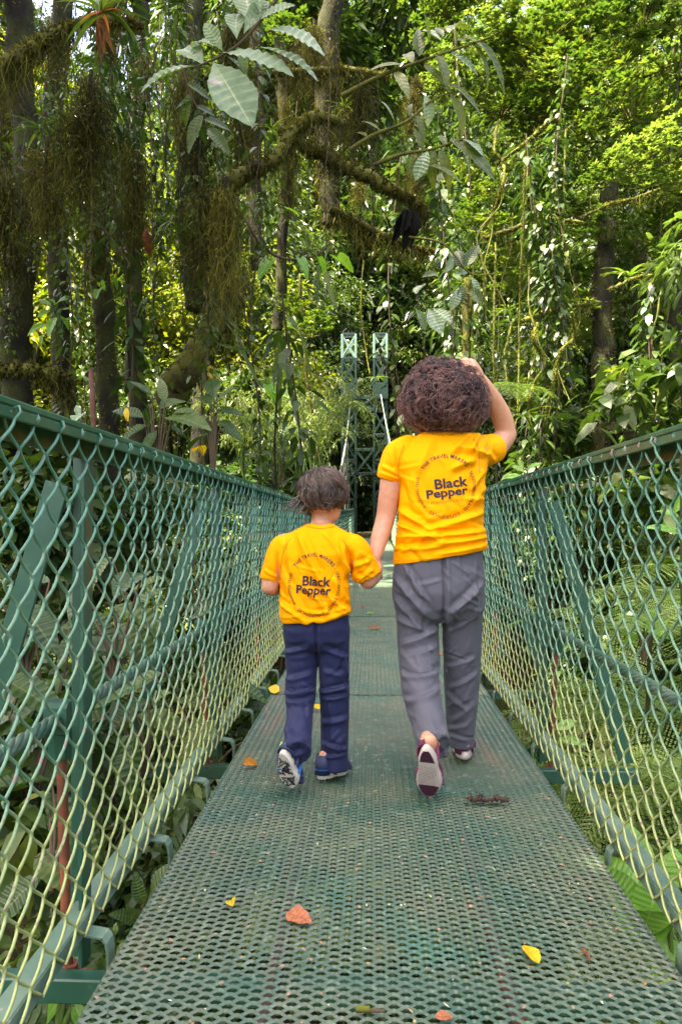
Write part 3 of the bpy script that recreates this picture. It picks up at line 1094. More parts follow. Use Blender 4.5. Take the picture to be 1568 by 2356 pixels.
def shoe(kind, root, L, Wd, M, left, pts_tab):
    """A sandal or slip-on in its own frame (y to the toe, z up, sole bottom at z = 0), placed by M."""
    ol = foot_outline(L, Wd, left=left)
    s = empty('shoe', (0, 0, 0))
    s.parent = root
    s.location = -Vector(root.location)
    def add(nm, G, mat, sm=True):
        G.v = [np.array([tuple(M @ Vector(a)) for a in v]) for v in G.v]
        return link(nm, G.mesh(nm, mat, sm), s)
    th = 0.024 * L / 0.2
    G = Geo()
    n = len(ol)
    prof = [(0.93, 0.0), (1.0, 0.004), (1.02, th * 0.5), (0.985, th), (0.94, th + 0.004)]
    c = np.array(ol).mean(0)
    rings = [np.array([((x - c[0]) * q + c[0], (y - c[1]) * q + c[1], z + 0.10 * L * max(0, (y / L - 0.72)) ** 2 * 4 * 0.6) for x, y in ol]) for q, z in prof]
    v = np.vstack(rings)
    i = np.arange(len(prof) - 1)[:, None] * n
    j = np.arange(n)[None, :]
    kk = (j + 1) % n
    G.add(v, np.stack([i + j, i + kk, i + n + kk, i + n + j], -1).reshape(-1, 4))
    G.add(rings[0], np.arange(n)[::-1][None, :])
    G.add(rings[-1], np.arange(n)[None, :])
    add('sole', G, M_SOLE if kind == 'boy' else M_SOLEW)
    def zb(y): return -0.0012 + 0.10 * L * max(0, (y / L - 0.72)) ** 2 * 4 * 0.6
    def pad(poly, mat_, nm):
        G = Geo()
        p = np.array([(x, y, zb(y)) for x, y in poly])
        q = p + [0, 0, 0.003]
        m = len(p)
        i = np.arange(m); j = (i + 1) % m
        G.add(np.vstack([p, q]), np.stack([i, j, j + m, i + m], -1))
        G.add(p, i[::-1][None, :])
        add(nm, G, mat_, False)
    if kind == 'woman':
        def sub(t0, t1, k, curve):
            pl = []
            for x, y in ol:
                t = y / L
                pl.append(((x - c[0]) * k + c[0], y))
            pts = [(x, y) for x, y in pl if t0 * L <= y <= t1 * L]
            pts = [(x, y * 0.985 + (0.012 * L if t0 < .1 else 0)) for x, y in pts]
            r_ = [p for p in pts if p[0] > c[0]]; l_ = [p for p in pts if p[0] <= c[0]]
            r_.sort(key=lambda p: p[1]); l_.sort(key=lambda p: -p[1])
            return r_ + l_
        pad(sub(0.03, 0.30, 0.80, 1), M_PLUM, 'heel_pad')
        pad(sub(0.74, 0.985, 0.84, 1), M_PLUM, 'toe_pad')
        G = Geo()
        for q in range(-4, 9):
            for sg in (1, -1):
                p0, p1 = np.array([-0.40 * Wd, (0.30 + q * 0.055) * L]), np.array([0.40 * Wd, (0.30 + q * 0.055 + sg * 0.24) * L])
                tt = np.linspace(0, 1, 22)[:, None]
                pp = p0 + (p1 - p0) * tt
                ok = (pp[:, 1] > 0.33 * L) & (pp[:, 1] < 0.72 * L) & (np.abs(pp[:, 0]) < 0.34 * Wd)
                if ok.sum() > 2:
                    pp = pp[ok]
                    tube(G, [(x, y, 0.0004) for x, y in pp], 0.0016, 4)
        add('tread', G, plain('tread_grey', (0.30, 0.26, 0.24), 0.8))
    else:
        rng = np.random.default_rng(3 if left else 4)
        G = Geo()
        for q in range(46):
            t = rng.uniform(0.16, 0.95)
            ww = 0.40 * Wd * (0.85 if t > 0.3 else 0.7) * (0.75 if t > 0.88 else 1)
            x0 = rng.uniform(-ww, ww)
            a = rng.uniform(0, 6.28)
            pp = [(x0, t * L)]
            for _ in range(rng.integers(2, 6)):
                a += rng.normal() * 0.7
                nx_, ny_ = pp[-1][0] + math.cos(a) * 0.006, pp[-1][1] + math.sin(a) * 0.006
                if abs(nx_) > ww or not 0.12 * L < ny_ < 0.95 * L: break
                pp.append((nx_, ny_))
            if len(pp) > 1:
                tube(G, [(x, y, zb(y) + 0.001) for x, y in pp], rng.uniform(0.0018, 0.0030), 5)
        add('tread', G, M_INK)
        pad([(-0.16 * Wd, 0.40 * L), (0.18 * Wd, 0.42 * L), (0.16 * Wd, 0.54 * L), (-0.18 * Wd, 0.52 * L)], M_INK, 'tread_badge')
    # upper
    def arch(y, z, w, r, mat_, nm, lo=0.0, a0=0.0, a1=math.pi, lean=0.0, flat=0.35):
        G = Geo()
        pts = []
        for a in np.linspace(a0, a1, 15):
            pts.append((c[0] + math.cos(a) * w, y + lean * math.sin(a), th * 0.7 + lo + math.sin(a) * z))
        tube(G, pts, r, 8, flat=flat, ref=(0, 0, 1))
        add(nm, G, mat_)
    def cup(y, rad, z0, z1, mat_, nm, a0, a1, thick=0.004):
        """A heel counter: an upright band bent round the heel."""
        G = Geo()
        aa = np.linspace(a0, a1, 17)
        for zq0, zq1 in ((z0, z1),):
            o_ = np.array([(c[0] + math.cos(a) * rad, y + math.sin(a) * rad * 1.15, zq0) for a in aa])
            t_ = np.array([(c[0] + math.cos(a) * rad * 0.88, y + math.sin(a) * rad * 1.0, zq1) for a in aa])
            i_, j_ = (o_ - [c[0], y, 0]) * [0.88, 0.88, 1] + [c[0], y, 0], (t_ - [c[0], y, 0]) * [0.86, 0.86, 1] + [c[0], y, 0]
            m = len(aa)
            v = np.vstack([o_, t_, j_, i_])
            f = []
            for r0 in range(4):
                r1 = (r0 + 1) % 4
                for q in range(m - 1):
                    f.append((r0 * m + q, r0 * m + q + 1, r1 * m + q + 1, r1 * m + q))
            G.add(v, f)
        add(nm, G, mat_)
    hw = Wd * 0.40
    if kind == 'boy':
        cup(0.16 * L, hw * 1.02, th * .8, th + 0.068, M_NAVYS, 'heel_cup', R(180), R(360))
        cup(0.16 * L, hw * 1.03, th + 0.014, th + 0.022, M_BLUE, 'heel_trim', R(185), R(355))
        arch(0.34 * L, 0.060, hw * 1.04, 0.012, M_NAVYS, 'ankle_strap', lean=-0.025)
        arch(0.58 * L, 0.050, hw * 1.12, 0.010, M_BLUE, 'instep_strap', lean=-0.01)
        arch(0.70 * L, 0.042, hw * 1.16, 0.011, M_NAVYS, 'toe_strap')
        arch(0.86 * L, 0.030, hw * 0.98, 0.016, M_NAVYS, 'toe_guard')
        for xx, yy, zz, mt, sz in pts_tab:
            G = Geo()
            tube(G, [(xx * Wd, yy * L, th + zz), (xx * Wd * 1.02, yy * L - 0.002, th + zz + sz)], [0.009, 0.008], 6, flat=0.6)
            add('pull_tab', G, mt)
    else:
        cup(0.17 * L, hw * 0.98, th * .8, th + 0.050, M_PLUMC, 'heel_cup', R(150), R(250))
        arch(0.60 * L, 0.056, hw * 0.90, 0.016, M_PLUMC, 'vamp', flat=.2)
        arch(0.78 * L, 0.042, hw * 0.90, 0.018, M_PLUMC, 'toe_cap', flat=.2)
        arch(0.26 * L, 0.066, hw * 0.86, 0.007, M_PLUMC, 'collar', lean=-0.045)
    return s

def shoe_frame(toe, yaw, pitch, L, roll=0.0):
    """Toe tip stands at toe; the heel is lifted by pitch."""
    m = Matrix.Translation(Vector(toe)) @ Matrix.Rotation(yaw, 4, 'Z') @ Matrix.Rotation(-pitch, 4, 'X') @ Matrix.Rotation(roll, 4, 'Y') @ Matrix.Translation((0, -L, 0))
    return m

def foot_geo(G, M, L, Wd, th):
    def p(x, y, z): return M @ Vector((x * Wd, y * L, z))
    limb(G, [p(0, .10, th + .035), p(0, .35, th + .032), p(0, .62, th + .022), p(0, .86, th + .012)], [Wd * .32, Wd * .33, Wd * .32, Wd * .2], flat=0.8)

# ================================================================== the woman
YW = 3.10
wroot = empty('person', (float(W(1030, 1200, YW).x), YW, 0.0), 'woman with curly dark hair, orange t-shirt and grey trousers, right hand on her head', 'person', 'two walkers holding hands')
def PW(x, y, Y=YW): return W(x, y, Y)

L_TOE = Vector((float(W(985, 1848, 2.74).x), 2.745, 0.020))
MLW = shoe_frame(L_TOE, R(-9), R(61), 0.235, R(4))
R_TOE = Vector((float(W(1066, 1745, 3.40).x), 3.39, 0.016))
MRW = shoe_frame(R_TOE, R(-6), R(3), 0.235)

B = Geo()
# torso, neck, head
loft(B, [(PW(1010, 1400), (.06, 0, 0), (0, .05, 0), 1), (PW(1008, 1345), (.155, 0, 0), (0, .10, 0), .9), (PW(1012, 1250), (.145, 0, .02), (0, .10, 0), .9),
         (PW(1013, 1190), (.14, 0, .01), (0, .095, 0), .9), (PW(1014, 1110), (.15, 0, 0), (0, .105, 0), .9), (PW(1012, 1045), (.165, 0, .01), (0, .09, 0), .9), (PW(1012, 1012), (.11, 0, .02), (0, .07, 0), 1), (PW(1014, 995), (.055, 0, 0), (0, .055, 0), 1)])
HW = PW(1020, 925, 3.11)
limb(B, [PW(1014, 1030, 3.11), PW(1017, 975, 3.12), PW(1020, 940, 3.12)], [.062, .052, .052])
blob(B, HW + Vector((0, 0.005, 0.02)), (.074, .095, .105))
blob(B, HW + Vector((0, 0.055, -0.055)), (.055, .055, .06))                      # jaw
limb(B, [HW + Vector((0, .095, .01)), HW + Vector((0, .112, -.018)), HW + Vector((0, .10, -.03))], [.008, .013, .010], n=8)   # nose
for sx in (-1, 1):
    blob(B, HW + Vector((sx * .076, .005, -.01)), (.012, .022, .03))             # ears
    limb(B, [HW + Vector((sx * .012, .097, .028)), HW + Vector((sx * .045, .085, .026))], [.008, .006], n=8)   # brows
limb(B, [HW + Vector((-.022, .098, -.058)), HW + Vector((0, .107, -.056)), HW + Vector((.022, .098, -.058))], [.006, .009, .006], n=8)   # lips
# left arm, hanging to the boy's hand
WR = W(862, 1283, 3.02)
EL = W(886, 1192, 3.10)
limb(B, [W(930, 1038, 3.10), W(903, 1082, 3.085), W(895, 1135, 3.09), EL, W(872, 1240, 3.06), WR], [.048, .044, .043, .040, .036, .025], ref=(0, 1, 0))
# left hand reaching down round the boy's hand
PA = W(862, 1305, 3.03)
limb(B, [WR, W(862, 1296, 3.03), PA], [.025, .030, .031], flat=0.62, ref=(1, 0, 0))
for q, (dx, dy) in enumerate([(-13, 0), (-5, 3), (3, 3), (10, 0)]):
    a = W(862 + dx, 1313, 3.03)
    limb(B, [a, a + Vector((0.002, .012, -.024)), a + Vector((.008, .030, -.030)), a + Vector((.012, .040, -.016))], [.0095, .009, .0085, .007], n=8)
limb(B, [W(868, 1296, 3.01), W(874, 1306, 2.99), W(872, 1318, 2.985)], [.012, .010, .008], n=8)
# right arm, raised with the hand on top of the head
ER = W(1164, 1000, 3.24)
WRR = W(1106, 874, 3.12)
limb(B, [W(1095, 1040, 3.12), W(1125, 1035, 3.17), W(1148, 1020, 3.22), ER], [.056, .053, .048, .044])
limb(B, [ER, W(1154, 962, 3.22), W(1131, 916, 3.17), WRR], [.042, .044, .038, .026])
KN = W(1088, 840, 3.08)
limb(B, [WRR, W(1099, 857, 3.10), KN], [.026, .032, .032], flat=0.6, ref=(1, -.3, .5))
for q in range(4):
    a = W(1092 - q * 4, 846 - q * 5, 3.05 + q * 0.022)
    limb(B, [a, a + Vector((-.018, .0, .010)), a + Vector((-.040, .002, .006)), a + Vector((-.056, .008, -.008))], [.0105, .0098, .009, .0075], n=8)
limb(B, [W(1098, 868, 3.08), W(1086, 862, 3.03), W(1076, 858, 3.02)], [.013, .011, .008], n=8)
# legs and feet
LEGL = [W(957, 1365, 3.10), W(960, 1400, 3.10), W(961, 1450, 3.10), W(964, 1525, 3.05), W(968, 1590, 2.95), W(982, 1650, 2.85), W(999, 1716, 2.73)]
LEGR = [W(1060, 1365, 3.12), W(1061, 1400, 3.13), W(1062, 1450, 3.15), W(1062, 1530, 3.18), W(1061, 1610, 3.20), W(1060, 1670, 3.21), W(1060, 1715, 3.215)]
def calf_foot(M, path, ank, L, Wd, th, rs):
    limb(B, path[:-1] + [(path[-1] + Vector(ank)) / 2, ank], rs + [.033, .030])
    heel = M @ Vector((0, .14 * L, th + .045))
    limb(B, [ank, (Vector(ank) + heel) / 2, heel], [.031, .033, .034])
    foot_geo(B, M, L, Wd, th)
AKL = MLW @ Vector((0, .16 * .235, .105))
AKR = MRW @ Vector((0, .16 * .235, .105))
calf_foot(MLW, LEGL, AKL, .235, .095, .026, [.070, .068, .062, .052, .050, .042])
calf_foot(MRW, LEGR, AKR, .235, .095, .026, [.070, .068, .060, .050, .046, .038])
me, V, lap = remesh(B, 0.0055, 5)
body = part('body', finish(me, V, M_SKIN, 'body'), wroot)
for sx in (-1, 1):
    G = Geo(); blob(G, HW + Vector((sx * .03, .088, .008)), (.013, .012, .009))
    part('eye', G.mesh('eye', M_EYE), wroot)

# trousers
T = Geo()
loft(T, [(PW(1009, 1262), (px(100, YW), 0, .02), (0, .118, 0), .85), (PW(1008, 1310), (px(103, YW), 0, .01), (0, .128, 0), .85), (PW(1008, 1360), (px(106, YW), 0, 0), (0, .135, 0), .82),
         (PW(1010, 1398), (px(102, YW), 0, 0), (0, .122, 0), .85), (PW(1011, 1418), (px(84, YW), 0, 0), (0, .095, 0), .95), (PW(1012, 1432), (px(50, YW), 0, 0), (0, .06, 0), 1)])
AL = MLW @ Vector((0, .02 * .235, .075))
limb(T, LEGL, [px(50, 3.1), px(51, 3.1), px(48, 3.1), px(46, 3.05), px(43, 2.95), px(39, 2.85), px(37, 2.73)], n=24, round_ends=(True, False), flat=1.13, ref=(0, 1, 0))
limb(T, LEGR, [px(49, 3.1), px(49, 3.1), px(46, 3.1), px(42, 3.15), px(37, 3.2), px(32, 3.2), px(28, 3.23)], n=24, round_ends=(True, False), flat=1.13, ref=(0, 1, 0))
me, V, lap = remesh(T, 0.0042, 9)
N = normals(me, V)
V = folds(V, N, [(1012, 1275, 1014, 1410, -.007, 5), (1012, 1400, 1016, 1470, -.010, 8), (910, 1330, 985, 1415, .009, 8), (905, 1365, 965, 1440, .008, 7), (915, 1420, 990, 1450, .007, 8), (930, 1475, 1005, 1440, .007, 7),
                 (1035, 1400, 1100, 1340, .008, 8), (1030, 1450, 1100, 1400, .006, 8), (925, 1290, 975, 1380, .006, 6), (918, 1540, 1008, 1530, .007, 6), (925, 1585, 1000, 1560, .007, 6), (935, 1500, 1000, 1480, .005, 7),
                 (1022, 1540, 1090, 1512, .004, 6), (1040, 1585, 1098, 1550, .005, 6), (1028, 1600, 1075, 1640, .004, 6), (1045, 1665, 1090, 1625, .004, 6), (1034, 1690, 1076, 1672, .004, 5), (1036, 1702, 1080, 1712, .003, 5),
                 (960, 1690, 1030, 1665, .006, 6), (945, 1640, 1010, 1625, .005, 7), (972, 1600, 1020, 1700, .004, 6), (928, 1600, 962, 1700, .004, 5), (1085, 1300, 1092, 1420, .004, 5)], YW)
N = normals(me, V)
V = wrinkle(V, N, 0.0018, 14, 14, 14, 11)
V = creases(V, N, 20, 1, .0026, (915, 1420, 1005, 1710), YW, ang=.9)
V = creases(V, N, 20, 2, .0026, (1022, 1420, 1100, 1720), YW, ang=-1.0)
V = creases(V, N, 18, 3, .0026, (915, 1290, 1105, 1420), YW, ang=.8)
V = lap(V, 0.25)
trousers = part('trousers', finish(me, V, M_GREY, 'trousers'), wroot)
b = bvh_of(me)
def seam(pts, Y, mat, r=0.0022, root=None, bv=None, nm='seam'):
    G = Geo()
    q = smooth_path([(x, y, 0) for x, y in pts], 40)
    P3 = print_on(bv, [(x, y) for x, y, _ in q], Y)
    tube(G, P3 + [0, 0.0018, 0], r, 5, flat=0.6)
    link(nm, G.mesh(nm, mat), root)
M_GSEAM = plain('grey_seam', (0.07, 0.067, 0.09), 0.8)
seam([(922, 1532), (965, 1538), (1008, 1532)], 3.0, M_GSEAM, root=trousers, bv=b)
seam([(1022, 1543), (1060, 1549), (1100, 1541)], 3.0, M_GSEAM, root=trousers, bv=b)
seam([(1013, 1285), (1015, 1350), (1016, 1405)], 3.0, M_GSEAM, root=trousers, bv=b)

# t-shirt
S = Geo()
tl = lambda d: px(d, YW)
loft(S, [(PW(1011, 1281), (tl(107), 0, tl(18)), (0, .138, 0), .85), (PW(1011, 1245), (tl(103), 0, tl(15)), (0, .135, 0), .85), (PW(1012, 1200), (tl(97), 0, tl(10)), (0, .126, 0), .85), (PW(1014, 1150), (tl(97), 0, tl(4)), (0, .122, 0), .85),
         (PW(1015, 1100), (tl(100), 0, tl(4)), (0, .122, 0), .85), (PW(1012, 1060), (tl(108), 0, tl(8)), (0, .116, 0), .88), (PW(1010, 1034), (tl(110), 0, tl(14)), (0, .10, 0), .95), (PW(1010, 1014), (tl(92), 0, tl(15)), (0, .082, 0), 1), (PW(1013, 1000), (tl(56), 0, tl(4)), (0, .07, 0), 1), (PW(1014, 994), (tl(44), 0, tl(2)), (0, .062, 0), 1)], n=36)
limb(S, [W(938, 1033, 3.10), W(918, 1048, 3.09), W(902, 1080, 3.085), W(892, 1106, 3.085)], [px(34, 3.1), px(36, 3.1), px(32, 3.1), px(27, 3.1)], n=20, round_ends=(True, False))
limb(S, [W(1080, 1042, 3.12), W(1105, 1038, 3.14), W(1125, 1035, 3.17), W(1140, 1030, 3.195)], [px(40, 3.1), px(38, 3.1), px(36, 3.1), px(33, 3.1)], n=20, round_ends=(True, False))
me, V, lap = remesh(S, 0.0038, 5)
N = normals(me, V)
V = folds(V, N, [(920, 1175, 1000, 1230, .010, 7), (912, 1205, 1010, 1245, .010, 7), (915, 1235, 1110, 1222, .010, 7), (960, 1225, 1105, 1180, .009, 8), (980, 1250, 1116, 1235, .008, 7), (910, 1262, 1010, 1255, .007, 7), (1000, 1272, 1118, 1250, .006, 6),
                 (920, 1110, 940, 1180, -.006, 8), (1090, 1060, 1030, 1085, .009, 8), (1115, 1050, 1050, 1035, .009, 8), (1075, 1003, 1030, 1050, .008, 7), (1100, 1000, 1075, 1045, .006, 6), (1108, 1085, 1075, 1130, .006, 7), (1112, 1120, 1080, 1160, .005, 8),
                 (918, 1090, 905, 1035, -.006, 5), (880, 1075, 912, 1095, .005, 5), (876, 1090, 915, 1104, .004, 4), (1112, 1040, 1140, 1060, .005, 6), (990, 1020, 960, 1090, .005, 10), (945, 1100, 975, 1170, .005, 9), (1060, 1150, 1110, 1150, .005, 8), (1125, 1010, 1112, 1060, -.005, 5)], YW)
N = normals(me, V)
V = wrinkle(V, N, 0.0020, 9, 9, 12, 21)
V = creases(V, N, 22, 6, .0028, (915, 1180, 1110, 1275), YW, ang=.05)
V = creases(V, N, 14, 7, .0022, (925, 1020, 1110, 1180), YW, ang=.7)
V = lap(V, 0.2)
shirt = part('t_shirt', finish(me, V, M_SHIRT, 't_shirt'), wroot)
bw = shirt_prints(shirt, me, 1025.5, 1119, 66, 71, 2.98, 0, [('Black', 1037, 1110, 77, 22, 7), ('Pepper', 1028, 1132, 96, 19, 7)])
G = Geo(); straight_text(G, bw, 'BY TERRES TRAVEL GROUP', 1028, 1153, 75, 5, 7, 2.98, 0.0)
link('byline_print', G.mesh('byline_print', M_PRINT3, False), shirt)
M_OSEAM = plain('orange_seam', (0.66, 0.24, 0.004), 0.8)
seam([(907, 1291), (960, 1287), (1010, 1282), (1070, 1272), (1116, 1258)], 3.0, M_OSEAM, r=.0014, root=shirt, bv=bw)
seam([(918, 1100), (917, 1070), (921, 1045), (930, 1022)], 3.0, M_OSEAM, r=.002, root=shirt, bv=bw)
seam([(1103, 1085), (1104, 1050), (1098, 1020), (1090, 1006)], 3.0, M_OSEAM, r=.002, root=shirt, bv=bw)

shoe('woman', wroot, .235, .098, MLW, True, [])
shoe('woman', wroot, .235, .098, MRW, False, [])

# curly hair
k = NT('curly_hair')
rnd = k.attr()
k.set(k.ramp(rnd, [(0.0, (0.009, 0.005, 0.006)), (0.35, (0.034, 0.016, 0.016)), (0.7, (0.125, 0.058, 0.052)), (1.0, (0.28, 0.145, 0.120))]), 0.42, 0.45)
M_CURL = k.m
rng = np.random.default_rng(17)
HC = np.array(PW(1020, 914, 3.10))
HR = npv(px(88, YW), 0.160, px(81, YW))
def hsurf(d):
    """Bushy outline: rounded on top, fullest below the middle, cut off level at the neck."""
    s = (np.abs(d) ** 2.15).sum(-1, keepdims=True) ** (-1 / 2.15)
    q = d * s
    z = q[..., 2:3]
    k_ = 1.0 - 0.16 * np.clip(z + .1, 0, 1) ** 1.2 + 0.05 * np.exp(-((z + .45) / .4) ** 2)
    return q * np.concatenate([k_, k_, np.ones_like(k_)], -1)
hair = Geo()
blob(hair, (0, 0, 0), (1, 1, 1), n=40)
hv = hair.v[0]
hv[:] = HC + hsurf(unit(hv)) * HR * 0.90
hv[:] = HC + (hv - HC) * (1 + 0.07 * vnoise(hv * 24, 4))[:, None]
hair.t[0][:] = 0.02
def curls(n, ns, r0, r1, tr, turns, ln0, ln1, m, lift, tb, wid):
    """Locks: ns fine strands following one coiled guide."""
    for q in range(n):
        d = rdir(rng, 1)[0]
        if d[1] > 0.7 and d[2] < 0.3: continue
        if d[2] < -0.88: continue
        root_ = HC + HR * hsurf(d) * rng.uniform(0.86, 0.97)
        nrm = unit(hsurf(d) / HR)
        clump = vnoise((root_ * npv(15, 15, 11))[None], 8)[0]
        down = npv(0, 0, -1) - nrm * (-nrm[2])
        ax = unit(down * rng.uniform(0.5, 1.0) + nrm * rng.uniform(0.0, 0.35) * lift + rdir(rng, 1)[0] * 0.5)
        s1 = unit(np.cross(ax, nrm + rdir(rng, 1)[0] * .5))
        s2 = np.cross(ax, s1)
        Ln = rng.uniform(ln0, ln1)
        rr = rng.uniform(r0, r1)
        t = np.linspace(0, 1, m)
        ph = rng.uniform(0, 6.28)
        om = turns * rng.uniform(0.7, 1.4) * 2 * math.pi
        env = rr * (0.4 + 0.6 * np.sin(math.pi * np.clip(t * 0.85 + 0.12, 0, 1)))
        base = np.clip(tb + clump * 0.35 + rng.normal() * 0.20, 0, 1)
        for s_ in range(ns):
            o1, o2 = rng.normal(size=2) * wid
            dph = rng.normal() * 0.10
            e2 = env * (1 + rng.normal() * .10)
            p = root_ + ax * (t * Ln * (1 + rng.normal() * .05))[:, None] + s1 * (e2 * np.cos(om * t + ph + dph) + o1)[:, None] + s2 * (e2 * .7 * np.sin(om * t + ph + dph) + o2)[:, None]
            p[:, 2] -= 0.015 * t ** 2
            u_ = (p - HC) / HR
            rad = np.linalg.norm(u_, axis=1) / np.maximum(np.linalg.norm(hsurf(unit(u_)), axis=1), .1)
            p = HC + (p - HC) * np.minimum(1, (1.04 + .06 * lift) / np.maximum(rad, 1e-6))[:, None]
            tube(hair, p, tr * rng.uniform(.7, 1.2) * (1 - 0.6 * t ** 2), 3, tint=np.clip(base + rng.normal() * .06, 0, 1), cap=False)
curls(330, 7, .012, .022, .0020, 1.15, .05, .10, 16, .4, 0.30, .0045)
curls(330, 13, .015, .029, .0013, 1.1, .07, .13, 18, .9, 0.50, .0066)
curls(500, 5, .010, .024, .0011, 1.3, .05, .10, 16, 1.3, 0.66, .0040)
curls(1500, 1, .008, .022, .0012, 1.5, .05, .11, 14, 2.8, 0.70, .002)
part('hair', hair.mesh('hair', M_CURL), wroot)

# ================================================================== the boy
YB = 2.95
broot = empty('person', (float(W(735, 1200, YB).x), YB, 0.0), 'boy with short brown hair in an orange t-shirt and navy trousers', 'person', 'two walkers holding hands')
def PB(x, y, Y=YB): return W(x, y, Y)
LB_TOE = Vector((float(W(667, 1830, 2.76).x), 2.78, 0.030))
MLB = shoe_frame(LB_TOE, R(-14), R(60), 0.185, R(5))
RB_TOE = Vector((float(W(797, 1760, 3.06).x), 3.05, 0.015))
MRB = shoe_frame(RB_TOE, R(-33), R(4), 0.185)
B = Geo()
loft(B, [(PB(727, 1480), (.075, 0, 0), (0, .06, 0), 1), (PB(727, 1430), (.118, 0, 0), (0, .082, 0), .9), (PB(727, 1360), (.11, 0, 0), (0, .075, 0), .9), (PB(727, 1290), (.112, 0, 0), (0, .08, 0), .9), (PB(731, 1245), (.125, 0, 0), (0, .068, 0), .95), (PB(734, 1222), (.085, 0, 0), (0, .055, 0), 1), (PB(736, 1205), (.043, 0, 0), (0, .045, 0), 1)])
HB = PB(744, 1143, 2.97)
hrot = Matrix.Rotation(R(-32), 3, 'Z') @ Matrix.Rotation(R(-14), 3, 'X')
def hb(x, y, z): return HB + hrot @ Vector((x, y, z))
limb(B, [PB(735, 1235, 2.97), PB(737, 1205, 2.97), PB(742, 1170, 2.97)], [.048, .040, .042])
blob(B, hb(0, 0, .008), (.070, .088, .088), hrot)
blob(B, hb(0, .045, -.045), (.050, .050, .052), hrot)
limb(B, [hb(0, .085, .005), hb(0, .100, -.018), hb(0, .088, -.028)], [.006, .010, .008], n=8)
for sx in (-1, 1):
    blob(B, hb(sx * .071, -.004, -.015), (.010, .019, .027), hrot)
    limb(B, [hb(sx * .012, .086, .022), hb(sx * .04, .076, .020)], [.006, .005], n=8)
limb(B, [hb(-.018, .088, -.052), hb(0, .095, -.050), hb(.018, .088, -.052)], [.005, .007, .005], n=8)
limb(B, [PB(655, 1250), PB(632, 1300, 2.94), PB(620, 1350, 2.93)], [.040, .037, .034])
limb(B, [PB(620, 1350, 2.93), PB(634, 1352, 3.02), PB(655, 1340, 3.12)], [.034, .031, .022])
h0 = PB(655, 1340, 3.12)
limb(B, [h0, h0 + Vector((.012, .03, .008)), h0 + Vector((.022, .05, .012))], [.021, .024, .022], flat=.6)
for q in range(4):
    a = h0 + Vector((.012 + q * .008, .062, .026 - q * .014))
    limb(B, [a, a + Vector((.012, .018, 0)), a + Vector((.026, .016, -.002)), a + Vector((.028, .004, -.003))], [.0075, .0072, .007, .006], n=8)
limb(B, [h0 + Vector((.018, .03, .026)), h0 + Vector((.032, .05, .03)), h0 + Vector((.04, .056, .02))], [.009, .008, .006], n=8)
limb(B, [PB(812, 1255), PB(830, 1300, 2.96), PB(846, 1334, 2.97)], [.040, .038, .037])
BH = W(867, 1312, 3.04)
limb(B, [PB(846, 1334, 2.97), PB(858, 1326, 3.01), BH], [.037, .032, .022])
limb(B, [BH, BH + Vector((.004, .01, .014)), BH + Vector((.004, .012, .03))], [.022, .022, .020], flat=.6)
for q in range(4):
    a = BH + Vector((-.012 + q * .008, .014, .036))
    limb(B, [a, a + Vector((-.004, .012, .014)), a + Vector((-.008, .022, .010)), a + Vector((-.010, .024, -.004))], [.0072, .007, .0065, .006], n=8)
limb(B, [BH + Vector((-.014, .0, .016)), BH + Vector((-.022, -.004, .026)), BH + Vector((-.018, -.006, .036))], [.009, .008, .006], n=8)
BLL = [PB(691, 1470), PB(693, 1540, 2.95), PB(691, 1590, 2.93), PB(688, 1650, 2.86), PB(685, 1700, 2.78), PB(684, 1732, 2.72)]
BLR = [PB(767, 1470), PB(768, 1540, 2.96), PB(769, 1600, 2.97), PB(770, 1660, 2.97), PB(769, 1710, 2.955), PB(770, 1774, 2.94)]
def calf_boy(M, path, ank, L, Wd, th):
    limb(B, path[:-1] + [(path[-1] + Vector(ank)) / 2, ank], [.050, .044, .036, .034, .030, .026, .024])
    heel = M @ Vector((0, .16 * L, th + .035))
    limb(B, [ank, (Vector(ank) + heel) / 2, heel], [.024, .026, .027])
    foot_geo(B, M, L, Wd, th)
calf_boy(MLB, BLL, MLB @ Vector((0, .18 * .185, .085)), .185, .078, .022)
calf_boy(MRB, BLR, MRB @ Vector((0, .18 * .185, .085)), .185, .078, .022)
me, V, lap = remesh(B, 0.0048, 5)
part('body', finish(me, V, M_SKIN, 'body'), broot)
for sx in (-1, 1):
    G = Geo(); blob(G, hb(sx * .027, .080, .006), (.012, .010, .008), hrot)
    part('eye', G.mesh('eye', M_EYE), broot)

